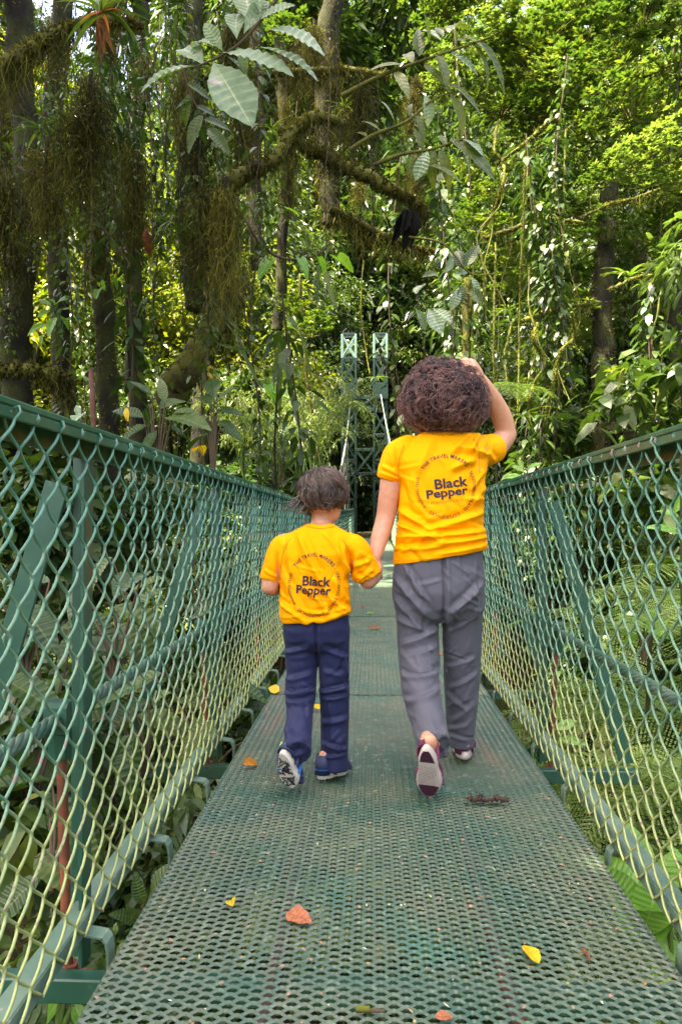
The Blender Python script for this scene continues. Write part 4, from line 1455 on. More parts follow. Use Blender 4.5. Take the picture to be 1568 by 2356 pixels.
T = Geo()
loft(T, [(PB(727, 1412), (px(74, YB), 0, .012), (0, .088, 0), .85), (PB(728, 1445), (px(77, YB), 0, 0), (0, .094, 0), .85), (PB(728, 1472), (px(76, YB), 0, 0), (0, .088, 0), .88), (PB(728, 1488), (px(62, YB), 0, 0), (0, .066, 0), 1), (PB(728, 1498), (px(34, YB), 0, 0), (0, .04, 0), 1)])
limb(T, BLL, [px(37, YB), px(36, YB), px(35, YB), px(31, 2.86), px(31, 2.78), px(32, 2.72)], n=24, round_ends=(True, False))
limb(T, BLR, [px(36, YB), px(35, YB), px(34, YB), px(32, YB), px(31, YB), px(30, YB)], n=24, round_ends=(True, False))
me, V, lap = remesh(T, 0.0038, 9)
N = normals(me, V)
V = folds(V, N, [(729, 1430, 730, 1500, -.007, 5), (655, 1500, 715, 1480, .006, 6), (745, 1485, 800, 1510, .006, 6), (658, 1590, 724, 1580, .008, 5), (660, 1605, 720, 1600, .007, 5), (736, 1588, 802, 1575, .008, 5), (738, 1604, 800, 1598, .006, 5),
                 (660, 1560, 720, 1545, .005, 7), (660, 1650, 715, 1665, .006, 6), (658, 1700, 712, 1690, .006, 6), (657, 1722, 712, 1716, .005, 5), (740, 1660, 798, 1650, .006, 6), (742, 1705, 798, 1720, .006, 5), (740, 1735, 796, 1728, .005, 4), (790, 1500, 800, 1560, .005, 4), (745, 1540, 790, 1550, .004, 7), (672, 1620, 690, 1700, .004, 7)], YB)
N = normals(me, V)
V = wrinkle(V, N, 0.0017, 17, 17, 16, 31)
V = creases(V, N, 18, 4, .0024, (660, 1480, 722, 1730), YB, ln=(18, 50), ang=.9)
V = creases(V, N, 18, 5, .0024, (738, 1480, 800, 1745), YB, ln=(18, 50), ang=-.9)
V = lap(V, 0.25)
bt = part('trousers', finish(me, V, M_NAVY, 'trousers'), broot)
b = bvh_of(me)
M_NSEAM = plain('navy_seam', (0.016, 0.016, 0.055), 0.8)
seam([(657, 1582), (690, 1587), (725, 1580)], 2.9, M_NSEAM, r=.003, root=bt, bv=b)
seam([(735, 1578), (768, 1584), (803, 1575)], 2.9, M_NSEAM, r=.003, root=bt, bv=b)
seam([(729, 1432), (730, 1465), (730, 1490)], 2.9, M_NSEAM, root=bt, bv=b)
seam([(784, 1480), (782, 1540), (798, 1565)], 2.9, M_NSEAM, r=.0018, root=bt, bv=b)

S = Geo()
tb = lambda d: px(d, YB)
loft(S, [(PB(726, 1422), (tb(77), 0, tb(11)), (0, .104, 0), .85), (PB(725, 1405), (tb(81), 0, tb(9)), (0, .108, 0), .85), (PB(724, 1365), (tb(80), 0, tb(4)), (0, .104, 0), .85), (PB(723, 1320), (tb(78), 0, 0), (0, .100, 0), .85), (PB(724, 1280), (tb(82), 0, 0), (0, .096, 0), .88),
         (PB(729, 1252), (tb(88), 0, 0), (0, .084, 0), .95), (PB(733, 1234), (tb(78), 0, 0), (0, .072, 0), 1), (PB(735, 1220), (tb(56), 0, 0), (0, .062, 0), 1), (PB(736, 1211), (tb(40), 0, 0), (0, .052, 0), 1), (PB(736, 1206), (tb(33), 0, 0), (0, .048, 0), 1)], n=36)
limb(S, [PB(668, 1252), PB(648, 1262), PB(632, 1300, 2.94), PB(621, 1336, 2.935)], [tb(26), tb(28), tb(26), tb(24)], n=20, round_ends=(True, False))
limb(S, [PB(796, 1252), PB(815, 1264), PB(833, 1298, 2.96), PB(846, 1326, 2.97)], [tb(28), tb(32), tb(33), tb(33)], n=20, round_ends=(True, False))
me, V, lap = remesh(S, 0.0036, 5)
N = normals(me, V)
V = folds(V, N, [(690, 1230, 760, 1370, .009, 8), (760, 1370, 805, 1408, .008, 7), (700, 1330, 770, 1415, .007, 8), (660, 1320, 700, 1410, .006, 8), (645, 1380, 720, 1428, .007, 6), (720, 1424, 803, 1400, .007, 6), (730, 1405, 800, 1392, .006, 5), (810, 1270, 800, 1340, -.008, 6), (790, 1260, 800, 1330, .006, 7),
                 (815, 1300, 850, 1290, .005, 6), (830, 1330, 860, 1305, .005, 5), (810, 1330, 790, 1290, .006, 6), (640, 1270, 645, 1340, -.006, 5), (612, 1310, 640, 1325, .004, 4), (655, 1245, 650, 1300, .005, 6), (750, 1220, 790, 1290, .005, 9), (668, 1240, 680, 1330, .006, 8), (775, 1330, 800, 1385, .005, 6)], YB)
N = normals(me, V)
V = wrinkle(V, N, 0.0022, 11, 11, 13, 41)
V = creases(V, N, 20, 8, .0026, (650, 1350, 800, 1425), YB, ang=.5)
V = creases(V, N, 14, 9, .0022, (660, 1230, 800, 1350), YB, ang=1.0)
V = creases(V, N, 8, 10, .0022, (810, 1270, 860, 1340), YB, ln=(15, 35), ang=.6)
V = lap(V, 0.2)
bs = part('t_shirt', finish(me, V, M_SHIRT, 't_shirt'), broot)
bb = shirt_prints(bs, me, 722, 1346, 57, 70, 2.85, -4, [('Black', 728, 1337, 64, 21, -3), ('Pepper', 721, 1357, 80, 19, -3)])
G = Geo(); straight_text(G, bb, 'BY TERRES TRAVEL GROUP', 731, 1379, 66, 4.5, -3, 2.85, 0.0)
link('byline_print', G.mesh('byline_print', M_PRINT3, False), bs)
seam([(601, 1326), (620, 1331), (643, 1335)], 2.9, M_OSEAM, r=.0014, root=bs, bv=bb)
seam([(864, 1296), (846, 1318), (821, 1343)], 2.9, M_OSEAM, r=.0014, root=bs, bv=bb)
seam([(807, 1325), (806, 1290), (800, 1262), (788, 1240)], 2.9, M_OSEAM, r=.002, root=bs, bv=bb)
seam([(648, 1330), (648, 1295), (655, 1262), (668, 1240)], 2.9, M_OSEAM, r=.002, root=bs, bv=bb)
seam([(705, 1211), (736, 1216), (768, 1212)], 2.9, M_OSEAM, r=.002, root=bs, bv=bb)
shoe('boy', broot, .185, .080, MLB, True, [(0.05, .02, .035, M_YEL, .02), (-.36, .15, .03, M_LIME, .018)])
shoe('boy', broot, .185, .080, MRB, False, [(-.1, .04, .042, M_YEL, .02), (.34, .30, .022, M_LIME, .022), (-.2, .03, .0, M_YEL, .014), (.44, .50, .03, M_LIME, .018)])

k = NT('straight_hair')
k.set(k.ramp(k.attr(), [(0.0, (0.022, 0.014, 0.011)), (0.5, (0.080, 0.051, 0.038)), (1.0, (0.20, 0.138, 0.105))]), 0.36, 0.5)
M_HAIRB = k.m
rng = np.random.default_rng(29)
hair = Geo()
BR = npv(.083, .098, .094)
Hc = np.array(hb(0, -.004, .014))
HM = np.array(hrot)
blob(hair, Vector(Hc) + hrot @ Vector((0, -.004, .004)), (.077, .092, .086), hrot)
hair.t[0][:] = 0.15
whorl = unit(npv(-0.10, -0.55, 0.83))
def lock(n, ns, tr, m, lift, tb_, wid):
    for q in range(n):
        d = rdir(rng, 1)[0]
        if d[2] < -0.55 or (d[1] > 0.62 and d[2] < 0.35): continue
        g = d - whorl * (d @ whorl)
        sw0 = vnoise((d * 2.3)[None], 3)[0]
        flow = unit(g + npv(0.10, 0, -0.35))
        flow = unit(flow - d * (flow @ d))
        bi0 = np.cross(d, flow)
        flow = unit(flow + bi0 * (sw0 * .55 + rng.normal() * .10))
        bi = np.cross(d, flow)
        ang = rng.uniform(0.45, 0.85)
        t = np.linspace(0, 1, m)
        sw = sw0 * .4 + rng.normal() * 0.12
        h0 = rng.uniform(0.95, 1.0 + lift)
        base = np.clip(tb_ + vnoise((d * 6)[None], 5)[0] * .35 + rng.normal() * 0.12, 0, 1)
        for s_ in range(ns):
            of = rng.normal(size=2) * wid
            pts = []
            for tt in t:
                a_ = ang * tt
                v = d * math.cos(a_) + (flow + bi * sw * tt) * math.sin(a_)
                hh = h0 + 0.05 * math.sin(math.pi * tt) - 0.02 * tt
                q3 = unit(v) * BR * hh + bi * of[0] * (1 - .5 * tt) + d * abs(of[1]) * .6
                if q3[2] < -0.060:
                    q3 = q3 * npv(1.0 + 0.25 * (-0.060 - q3[2]) / 0.03, 1, 1)
                pts.append(q3)
            p = (HM @ np.array(pts).T).T + Hc
            tube(hair, p, tr * rng.uniform(.7, 1.2) * (1 - 0.75 * t ** 2.2), 3, tint=np.clip(base + rng.normal() * .10, 0, 1), cap=False)
lock(460, 13, .0013, 9, 0.045, 0.45, .0068)
lock(260, 6, .0010, 9, 0.075, 0.62, .0045)
for q in range(26):                                   # tips flicking out at the nape
    a = hb(-.045 + rng.normal() * .022, -.062 + rng.normal() * .012, -.035 + rng.normal() * .012)
    e = a + Vector((-.030 + rng.normal() * .022, -.012, -.028 + rng.normal() * .01))
    f = e + Vector((-.018, -.004, .010 + rng.normal() * .008))
    tube(hair, smooth_path([a, e, f], 8), np.linspace(.0045, .0006, 8), 4, tint=0.5, cap=False, flat=.5)
part('hair', hair.mesh('hair', M_HAIRB), broot)
# ------------------------------------------------------------------ vegetation materials
M_FARLEAF = leaf_mat('forest_leaves', [(0.0, (0.012, 0.032, 0.008)), (0.35, (0.034, 0.072, 0.014)), (0.7, (0.080, 0.122, 0.022)), (1.0, (0.15, 0.18, 0.034))], 0.34, 0.30, 0.65, (1.45, 1.6, 0.7))
M_MIDLEAF = leaf_mat('undergrowth_leaves', [(0.0, (0.014, 0.034, 0.010)), (0.4, (0.036, 0.078, 0.016)), (0.8, (0.075, 0.125, 0.018)), (1.0, (0.14, 0.16, 0.024))], 0.32, 0.42, 0.42)
M_LIME = leaf_mat('young_leaves', [(0.0, (0.05, 0.10, 0.022)), (0.5, (0.105, 0.165, 0.035)), (1.0, (0.20, 0.235, 0.06))], 0.34, 0.34, 0.6)
M_FERN = leaf_mat('fern_leaves', [(0.0, (0.055, 0.115, 0.024)), (0.5, (0.115, 0.195, 0.042)), (1.0, (0.19, 0.25, 0.065))], 0.35, 0.45, 0.4)
M_MOSS = leaf_mat('brown_moss', [(0.0, (0.020, 0.019, 0.008)), (0.4, (0.060, 0.060, 0.014)), (0.72, (0.125, 0.122, 0.022)), (1.0, (0.24, 0.195, 0.032))], 0.25, 0.9, 0.1, (1.3, 1.3, 0.8))
M_MOSSY = leaf_mat('yellow_moss', [(0.0, (0.035, 0.045, 0.010)), (0.5, (0.100, 0.118, 0.020)), (1.0, (0.23, 0.235, 0.038))], 0.30, 0.9, 0.1, (1.3, 1.3, 0.8))
M_BARK = bark_mat('dark_bark', (0.008, 0.007, 0.006), (0.024, 0.019, 0.014), (0.036, 0.040, 0.012), 0.50)
M_BARKM = bark_mat('mossy_bark', (0.022, 0.016, 0.010), (0.060, 0.044, 0.025), (0.095, 0.095, 0.018), 0.44)
M_BARKY = bark_mat('yellow_mossy_bark', (0.04, 0.036, 0.016), (0.075, 0.065, 0.025), (0.14, 0.15, 0.028), 0.46)
M_TWIG = plain('twig_bark', (0.075, 0.055, 0.032), 0.85, 0.2)
M_PALE = blade_mat('pale_blade', ((0.11, 0.175, 0.085), (0.19, 0.27, 0.15), (0.28, 0.34, 0.24)), (0.30, 0.36, 0.20), 0.22, 9, 0.42, (4.0, 0.60, (0.40, 0.34, 0.32)), 0.25)
M_OLIVE = blade_mat('olive_blade', ((0.055, 0.085, 0.020), (0.095, 0.125, 0.030), (0.16, 0.19, 0.06)), (0.17, 0.18, 0.06), 0.40, 8, 0.42, (5.0, 0.66, (0.17, 0.10, 0.03)), 0.5)
M_RIB = blade_mat('ribbed_blade', ((0.018, 0.050, 0.010), (0.038, 0.080, 0.015), (0.080, 0.120, 0.026)), (0.085, 0.125, 0.035), 0.28, 11, 0.40, (6.0, 0.67, (0.085, 0.05, 0.025)), 0.5)
M_FRESH = blade_mat('fresh_blade', ((0.085, 0.23, 0.025), (0.13, 0.31, 0.040), (0.19, 0.36, 0.06)), (0.28, 0.42, 0.10), 0.38, 16, 0.32, None, 0.4)
M_STRAP = blade_mat('strap_blade', ((0.045, 0.10, 0.020), (0.085, 0.15, 0.030), (0.15, 0.19, 0.04)), (0.13, 0.18, 0.06), 0.35, 3, 0.4, None, 0.6)
M_DEAD = blade_mat('dead_blade', ((0.10, 0.035, 0.012), (0.19, 0.065, 0.020), (0.28, 0.12, 0.04)), (0.10, 0.04, 0.02), 0.2, 7, 0.65, (6, 0.62, (0.05, 0.02, 0.012)), 0.3)
M_YELLOW = blade_mat('yellow_blade', ((0.55, 0.36, 0.010), (0.68, 0.46, 0.012), (0.75, 0.55, 0.03)), (0.52, 0.30, 0.02), 0.3, 7, 0.5, (7, 0.68, (0.30, 0.12, 0.02)), 0.2, (1.2, 1.1, .5))
M_ORANGE = blade_mat('orange_blade', ((0.48, 0.17, 0.012), (0.60, 0.25, 0.014), (0.55, 0.12, 0.02)), (0.33, 0.12, 0.02), 0.3, 7, 0.5, (7, 0.6, (0.16, 0.05, 0.02)), 0.2, (1.2, 1.0, .5))
M_RUSSET = blade_mat('russet_blade', ((0.22, 0.060, 0.022), (0.30, 0.085, 0.030), (0.40, 0.14, 0.055)), (0.15, 0.045, 0.02), 0.15, 7, 0.55, (9, 0.62, (0.12, 0.04, 0.02)), 0.2)

# ------------------------------------------------------------------ foliage builders
def crown_geo(rng, rx, ry, rz, n, L, Wd, ncl=60, rcl=0.9, kind='rhomb', shell=0.55, droop=0.35, top=0.25):
    G = Geo()
    c = rdir(rng, ncl)
    c *= (rng.uniform(shell ** 3, 1, ncl) ** (1 / 3))[:, None]
    c = c * npv(rx, ry, rz)
    k = rng.integers(0, ncl, n)
    d = rdir(rng, n)
    rr = rng.uniform(0, 1, n) ** 0.5 * rcl * rng.uniform(0.6, 1.3, ncl)[k]
    P = c[k] + d * rr[:, None] * npv(1, 1, 0.62)
    A = unit(d * npv(1, 1, .4) + rdir(rng, n) * 0.7 + npv(0, 0, -0.15))
    N = unit(npv(0, 0, 1) + rdir(rng, n) * 0.65)
    sz = rng.uniform(0.65, 1.25, n)
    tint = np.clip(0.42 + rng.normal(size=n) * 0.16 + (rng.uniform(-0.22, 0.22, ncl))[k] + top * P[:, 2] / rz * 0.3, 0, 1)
    leaves(G, P, A, N, L * sz, Wd * sz, tint, droop, kind)
    return G, c

def limbs_geo(rng, base, top, c, r0, nl=9):
    G = Geo()
    base, top = npv(*base), npv(*top)
    mid = (base + top) / 2 + npv(rng.normal() * .4, rng.normal() * .4, 0)
    tr = smooth_path([base, mid, top], 14)
    tube(G, tr, np.linspace(r0, r0 * .35, 14), 8)
    for q in range(nl):
        e = c[rng.integers(len(c))]
        a = tr[rng.integers(6, 13)]
        m = (a + e) / 2 + npv(0, 0, 0.3) + rng.normal(size=3) * .3
        tube(G, smooth_path([a, m, e], 9), np.linspace(r0 * .38, r0 * .08, 9), 5)
    return G

def vine_leaf_geo(rng, length, n, L, Wd):
    G = Geo()
    z = -np.sort(rng.uniform(0, length, n))
    ang = rng.uniform(0, 6.28, n)
    out = np.stack([np.cos(ang), np.sin(ang), np.zeros(n)], -1)
    sway = np.stack([np.sin(z * 1.3 + 1) * .12, np.cos(z * 0.9) * .12, np.zeros(n)], -1)
    P = np.stack([np.zeros(n), np.zeros(n), z], -1) + sway + out * rng.uniform(0, .22, n)[:, None]
    A = unit(out + npv(0, 0, -0.7) + rdir(rng, n) * 0.5)
    N = unit(npv(0, 0, .8) + out * 0.5 + rdir(rng, n) * 0.4)
    sz = rng.uniform(.6, 1.3, n)
    leaves(G, P, A, N, L * sz, Wd * sz, np.clip(0.45 + rng.normal(size=n) * .2, 0, 1), 0.3, 'hex')
    return G

def strips(G, P, L, w, tint, rng, sway=0.12, m=4):
    """Hanging strands of moss: P (n,3) tops."""
    n = len(P)
    L = np.broadcast_to(L, (n,))
    ang = rng.uniform(0, 6.28, n)
    side = np.stack([np.cos(ang), np.sin(ang), np.zeros(n)], -1)
    dr = rng.normal(size=(n, 3)) * sway * 1.8
    dr[:, 2] = 0
    v = np.zeros((n, 2 * m, 3))
    for i in range(m):
        t = i / (m - 1)
        c = P + dr * (L * t * t)[:, None] + rng.normal(size=(n, 3)) * (0.13 * L * (t > 0))[:, None]
        c[:, 2] = P[:, 2] - L * t
        ww = w * (1 - 0.75 * t)
        v[:, 2 * i] = c - side * (ww / 2)[:, None] if not np.isscalar(ww) else c - side * ww / 2
        v[:, 2 * i + 1] = c + side * (ww / 2)[:, None] if not np.isscalar(ww) else c + side * ww / 2
    base = (np.arange(n) * 2 * m)[:, None, None]
    f = np.array([[2 * i, 2 * i + 1, 2 * i + 3, 2 * i + 2] for i in range(m - 1)])
    G.add(v.reshape(-1, 3), (base + f[None]).reshape(-1, 4), np.repeat(np.broadcast_to(tint, (n,)), 2 * m))

def tufts(G, P, D, L, w, tint):
    """Short spiky moss leaves at P along D (one triangle each)."""
    n = len(P)
    rng = np.random.default_rng(n)
    S = unit(np.cross(D, rdir(rng, n)))
    L = np.broadcast_to(L, (n,)); w = np.broadcast_to(w, (n,))
    v = np.stack([P - S * (w / 2)[:, None], P + S * (w / 2)[:, None], P + D * L[:, None]], 1)
    G.add(v.reshape(-1, 3), np.arange(3 * n).reshape(-1, 3), np.repeat(np.broadcast_to(tint, (n,)), 3))

def mossy_limb(name, label, cat, path, rad, rng, hang=0.25, nh=250, nt=700, mat=None, moss=None, group=None, tl=0.035, tilt=None, sides=8, wob=0.15, hw=0.012):
    """A branch, trunk or vine on a path, its moss tufts and hanging strands."""
    p = smooth_path(path, max(14, 6 * len(path)))
    L = np.linalg.norm(np.diff(p, axis=0), axis=1).sum()
    r = np.interp(np.linspace(0, 1, len(p)), np.linspace(0, 1, len(rad)), rad)
    p = p + rng.normal(size=p.shape) * r[:, None] * wob
    r = r * (1 + (0.22 if sides < 10 else 0.07) * rng.normal(size=len(r)).clip(-1.5, 1.5))
    root = empty(name, tuple(p[0]), label, cat, group)
    G = Geo()
    tube(G, p, r, sides)
    part('stem' if cat == 'vine' else ('trunk' if cat == 'tree' else 'branch'), G.mesh('bark', mat or M_BARKM), root)
    G = Geo()
    if nt:
        t = rng.uniform(0, len(p) - 1.001, nt)
        i = t.astype(int); u = (t - i)[:, None]
        c = p[i] * (1 - u) + p[i + 1] * u
        rr = r[i]
        d = rdir(rng, nt)
        tg = unit(p[i + 1] - p[i])
        d = unit(d - tg * (d * tg).sum(1)[:, None])
        clump = np.clip(0.55 + 0.8 * vnoise(c * 5, 7), 0.15, 1.3)
        tufts(G, c + d * rr[:, None] * 0.85, unit(d + rdir(rng, nt) * .5 + npv(0, 0, -.25)), rng.uniform(.4, 1.2, nt) * tl * clump + rr * .25, tl * .30, np.clip(.5 + rng.normal(size=nt) * .2 + .2 * vnoise(c * 3, 9), 0, 1))
    if nh:
        t = rng.uniform(0, len(p) - 1.001, nh)
        i = t.astype(int); u = (t - i)[:, None]
        c = p[i] * (1 - u) + p[i + 1] * u + rng.normal(size=(nh, 3)) * r[i][:, None] * .5
        prof = np.clip(0.35 + 1.1 * vnoise(c * npv(2.2, 2.2, 0), 5), 0.08, 1.4)
        strips(G, c, hang * prof * rng.uniform(.4, 1.2, nh), hw, np.clip(.38 + rng.normal(size=nh) * .2, 0, 1), rng)
    if nt or nh:
        part('moss', G.mesh('moss', moss or M_MOSS, False), root)
    return root

rng = np.random.default_rng(2024)
UPV = npv(0, 0, 1)

# ------------------------------------------------------------------ trees of the forest, far to near
def tree_proto(seed, rx, rz, n, L, Wd, r0, zc, ncl, mat=None, rcl=1.0):
    rg = np.random.default_rng(seed)
    g, c = crown_geo(rg, rx, rx, rz, n, L, Wd, ncl, rcl)
    cm = g.mesh('crown', mat or M_FARLEAF, False)
    tm = limbs_geo(rg, (0, 0, -zc - 1.0), (0, 0, rz * .5), c, r0).mesh('trunk', M_BARK)
    return cm, tm, zc

PROTO = [tree_proto(40 + q, rx, rz, n, L, Wd, .22, zc, ncl) for q, (rx, rz, n, L, Wd, zc, ncl) in enumerate([
    (3.4, 5.2, 15000, .27, .125, 7.5, 95), (2.8, 4.2, 12000, .23, .11, 6.0, 80), (4.0, 6.2, 18000, .30, .13, 9.0, 120), (2.3, 6.0, 13000, .24, .105, 7.0, 90), (3.2, 3.6, 12000, .22, .12, 5.5, 70)])]

M_SUNLEAF = leaf_mat('sun_tinted_leaves', [(0.0, (0.05, 0.085, 0.008)), (0.4, (0.12, 0.155, 0.012)), (0.8, (0.22, 0.23, 0.018)), (1.0, (0.32, 0.28, 0.03))], 0.45, 0.36, 0.5)  # sunlight on the left bank foliage is put into this brighter yellow leaf colour
PROTO.append(tree_proto(61, 3.0, 5.0, 13000, .22, .11, .2, 7.0, 85, M_SUNLEAF))
def plant_tree(k, x, y, z, s, rz, label, group, root=None):
    cm, tm, zc = PROTO[k]
    sz = 'slim ' if k == 3 else ('spreading ' if k in (2, 4) else '')
    t = empty('forest_tree', (x, y, z), where((x, y, z + zc * s), sz + 'leafy tree'), 'tree', group)
    t.rotation_euler = (0, 0, rz)
    t.scale = (s, s, s)
    link('crown', cm, t, (0, 0, zc))
    link('trunk', tm, t, (0, 0, zc))
    return t

for row, (Y, step, s0) in enumerate([(27, 5.2, .95), (33, 5.0, 1.05), (41, 5.4, 1.15), (50, 6.0, 1.3), (61, 7.0, 1.5), (74, 8.0, 1.8)]):
    half = Y * 0.46 + 3
    x = -half
    while x <= half:
        xx, yy = x + rng.normal() * 1.0, Y + rng.normal() * 1.8
        gap = 6.6 if Y < 30 else (5.6 if Y < 36 else (0 if Y > 38 else 3))
        if abs(xx + .2) > gap:
            k = int(rng.integers(5))
            z = float(terrain(npv(xx), npv(yy))[0])
            plant_tree(k, xx, yy, z, s0 * rng.uniform(.85, 1.2), rng.uniform(0, 6.28), 'tall leafy forest tree in the green wall of forest behind the bridge', 'trees of the forest wall')
        x += step * rng.uniform(.8, 1.15)

for (x, y, k, s) in [(-6, 47, 2, 1.7), (-1.5, 50, 0, 1.8), (3, 47, 2, 1.7), (-3.5, 57, 2, 2.0), (1.5, 60, 2, 2.0), (6, 56, 0, 1.9), (-9, 58, 2, 2.0)]:
    plant_tree(k, x, y, float(terrain(npv(x), npv(y))[0]), s, rng.uniform(0, 6.28), 'tall leafy forest tree in the green wall of forest behind the bridge', 'trees of the forest wall')

for (x, y, k, s, dz) in [(-5.2, 31.0, 3, 1.25, 1.0), (-7.5, 29.5, 1, 1.3, 2.0)]:
    plant_tree(k, x, y, float(terrain(npv(x), npv(y))[0]) + dz, s, rng.uniform(0, 6.28), '', 'trees of the forest wall')

# nearer trees either side of the ravine
for (x, y, k, s, zz) in [(-9.5, 20, 5, .95, 0), (-6.4, 23, 5, .9, 0), (-13, 24, 0, 1.1, 0), (-5.2, 19.0, 1, .75, 0), (-8.0, 26, 5, 1.25, 0), (-11.5, 22, 5, 1.2, 1), (-4.6, 27, 5, 1.0, 0)]:
    plant_tree(k, x, y, float(terrain(npv(x), npv(y))[0]) + zz, s, rng.uniform(0, 6.28), 'leafy tree standing behind the dark trunks on the left bank', 'trees of the left bank')
for (x, y, k, s, zz) in [(8.2, 18.5, 2, .95, 0), (5.6, 21, 4, 1.0, 0), (11.5, 21, 0, 1.05, 0), (10.0, 14.0, 3, .95, 0), (6.8, 25, 2, 1.1, 0), (13.5, 17, 2, 1.0, 0)]:
    plant_tree(k, x, y, float(terrain(npv(x), npv(y))[0]) + zz, s, rng.uniform(0, 6.28), 'leafy tree on the right bank beyond the mossy vines', 'trees of the right bank')

# the canopy over the near end of the bridge, which keeps it in shade
cano = [crown_geo(np.random.default_rng(70 + q), 3.6, 3.6, 1.7, 11000, .32, .15, 70, 1.1, shell=.2) for q in range(2)]
cano_m = [g.mesh('crown', M_FARLEAF, False) for g, c in cano]
for q, (x, y, z) in enumerate([(-5.0, -3.6, 13.0), (-4.8, 0.2, 12.6), (-5.0, 3.9, 13.2), (-8.6, 1.5, 13.4), (-8.0, 6.2, 14.0), (-1.4, 17.4, 12.6)]):
    t = empty('canopy_tree', (x, y, z - 14), 'tall tree whose crown closes over the near end of the bridge', 'tree', 'canopy trees over the bridge')
    o = link('crown', cano_m[q % 2], t, (0, 0, 14))
    o.rotation_euler = (0, 0, q * 1.1)
    G = Geo()
    side = -1 if x < -1 else 1
    bx = min(x, -9.0) if side < 0 else max(x, 9)
    if y > 4: bx = side * (y * .55 + 9)
    if y > 10: bx = x - 2.6
    by = y - .6 if y > 10 else min(y, 2)
    zb_ = float(terrain(npv(bx), npv(by))[0])
    tube(G, smooth_path([(bx - x, by - y, zb_ - z + 14 - .5), ((bx - x) * .8, (by - y) * .8, 8.5), (0, 0, 13.5)], 14), np.linspace(.28, .10, 14), 8)
    link('trunk', G.mesh('trunk', M_BARK), t)

# ------------------------------------------------------------------ shrubs and ground cover
SHRUB = []
for q, (n, L, Wd, r_, mat) in enumerate([(900, .17, .075, .75, M_MIDLEAF), (700, .22, .10, .8, M_MIDLEAF), (1100, .13, .055, .7, M_MIDLEAF), (800, .20, .065, .8, M_LIME), (1300, .11, .05, .75, M_MIDLEAF), (600, .26, .12, .8, M_MIDLEAF)]):
    g, c = crown_geo(np.random.default_rng(90 + q), r_, r_, r_ * .9, n, L, Wd, 26, .30, 'hex', .3)
    st = Geo()
    rg = np.random.default_rng(q)
    for e in c[:12]:
        tube(st, smooth_path([(0, 0, -r_ * 1.3), e * .5 + npv(0, 0, -.25), e], 7), np.linspace(.014, .004, 7), 4)
    SHRUB.append((g.mesh('foliage', mat, False), st.mesh('stems', M_TWIG), r_))

def plant_shrub(k, x, y, z, s, label, group):
    fm, sm, r_ = SHRUB[k]
    adj = ('low ' if s < .9 else ('' if s < 1.1 else 'tall ')) + ('pointed leaf', 'broad leaf', 'small leaf', 'lime narrow leaf', 'fine leaf', 'large leaf')[k]
    t = empty('understory_shrub', (x, y, z - r_ * 1.2 * s), where((x, y, z), adj + ' shrub'), 'shrub', group)
    t.scale = (s, s, s)
    t.rotation_euler = (0, 0, rng.uniform(0, 6.28))
    link('foliage', fm, t, (0, 0, r_ * 1.2))
    link('stems', sm, t, (0, 0, r_ * 1.2))

LS = ('leafy shrub in the undergrowth beyond the left fence', 'shrubs left of the bridge')
RS = ('leafy shrub in the undergrowth beyond the right fence', 'shrubs right of the bridge')
FS = ('leafy shrub on the far bank around the foot of the tower', 'shrubs round the tower')
BS = ('leafy shrub down in the ravine under the walkway', 'shrubs under the walkway')
for q in range(78):
    y = rng.uniform(4.5, 25)
    x = -(1.7 + 0.05 * y + rng.uniform(0, 1) ** 1.3 * y * .34)
    z = rng.uniform(-2.2, 1.3) if q % 3 else (rng.uniform(0, 4.5) if y > 13 else rng.uniform(-2, .6))
    plant_shrub(int(rng.integers(6)), x, y, z, rng.uniform(.7, 1.25), *LS)
for q in range(60):
    y = rng.uniform(6.5, 25)
    x = 1.9 + 0.06 * y + rng.uniform(0, 1) ** 1.2 * y * .34
    z = rng.uniform(-2.6, 0.6) if q % 4 else rng.uniform(0.5, 3.5)
    plant_shrub(int(rng.integers(6)), x, y, z, rng.uniform(.7, 1.25), *RS)
for q in range(46):
    y = rng.uniform(30, 44)
    x = rng.uniform(-9, 9)
    if abs(x + .2) < 1.9 and y < 40: continue
    plant_shrub(int(rng.integers(6)), x, y, float(terrain(npv(x), npv(y))[0]) + rng.uniform(.6, 2.4), rng.uniform(1.0, 1.8), *FS)
for q in range(34):
    y = rng.uniform(.8, 12)
    x = rng.uniform(-2.6, 2.8)
    plant_shrub(int(rng.integers(6)), x, y, rng.uniform(-3.2, -1.7), rng.uniform(.8, 1.3), *BS)
for (x, y, z, s, k) in [(-0.1, 40.0, 1.4, 1.5, 2), (-1.4, 41, 2.2, 1.6, 4), (1.1, 41.5, 2.0, 1.6, 0), (-.4, 42, 4.0, 1.8, 1), (-2.2, 43, 5, 1.9, 2), (1.8, 43, 5.2, 1.9, 5)]:
    plant_shrub(k, x, y, z, s, *FS)

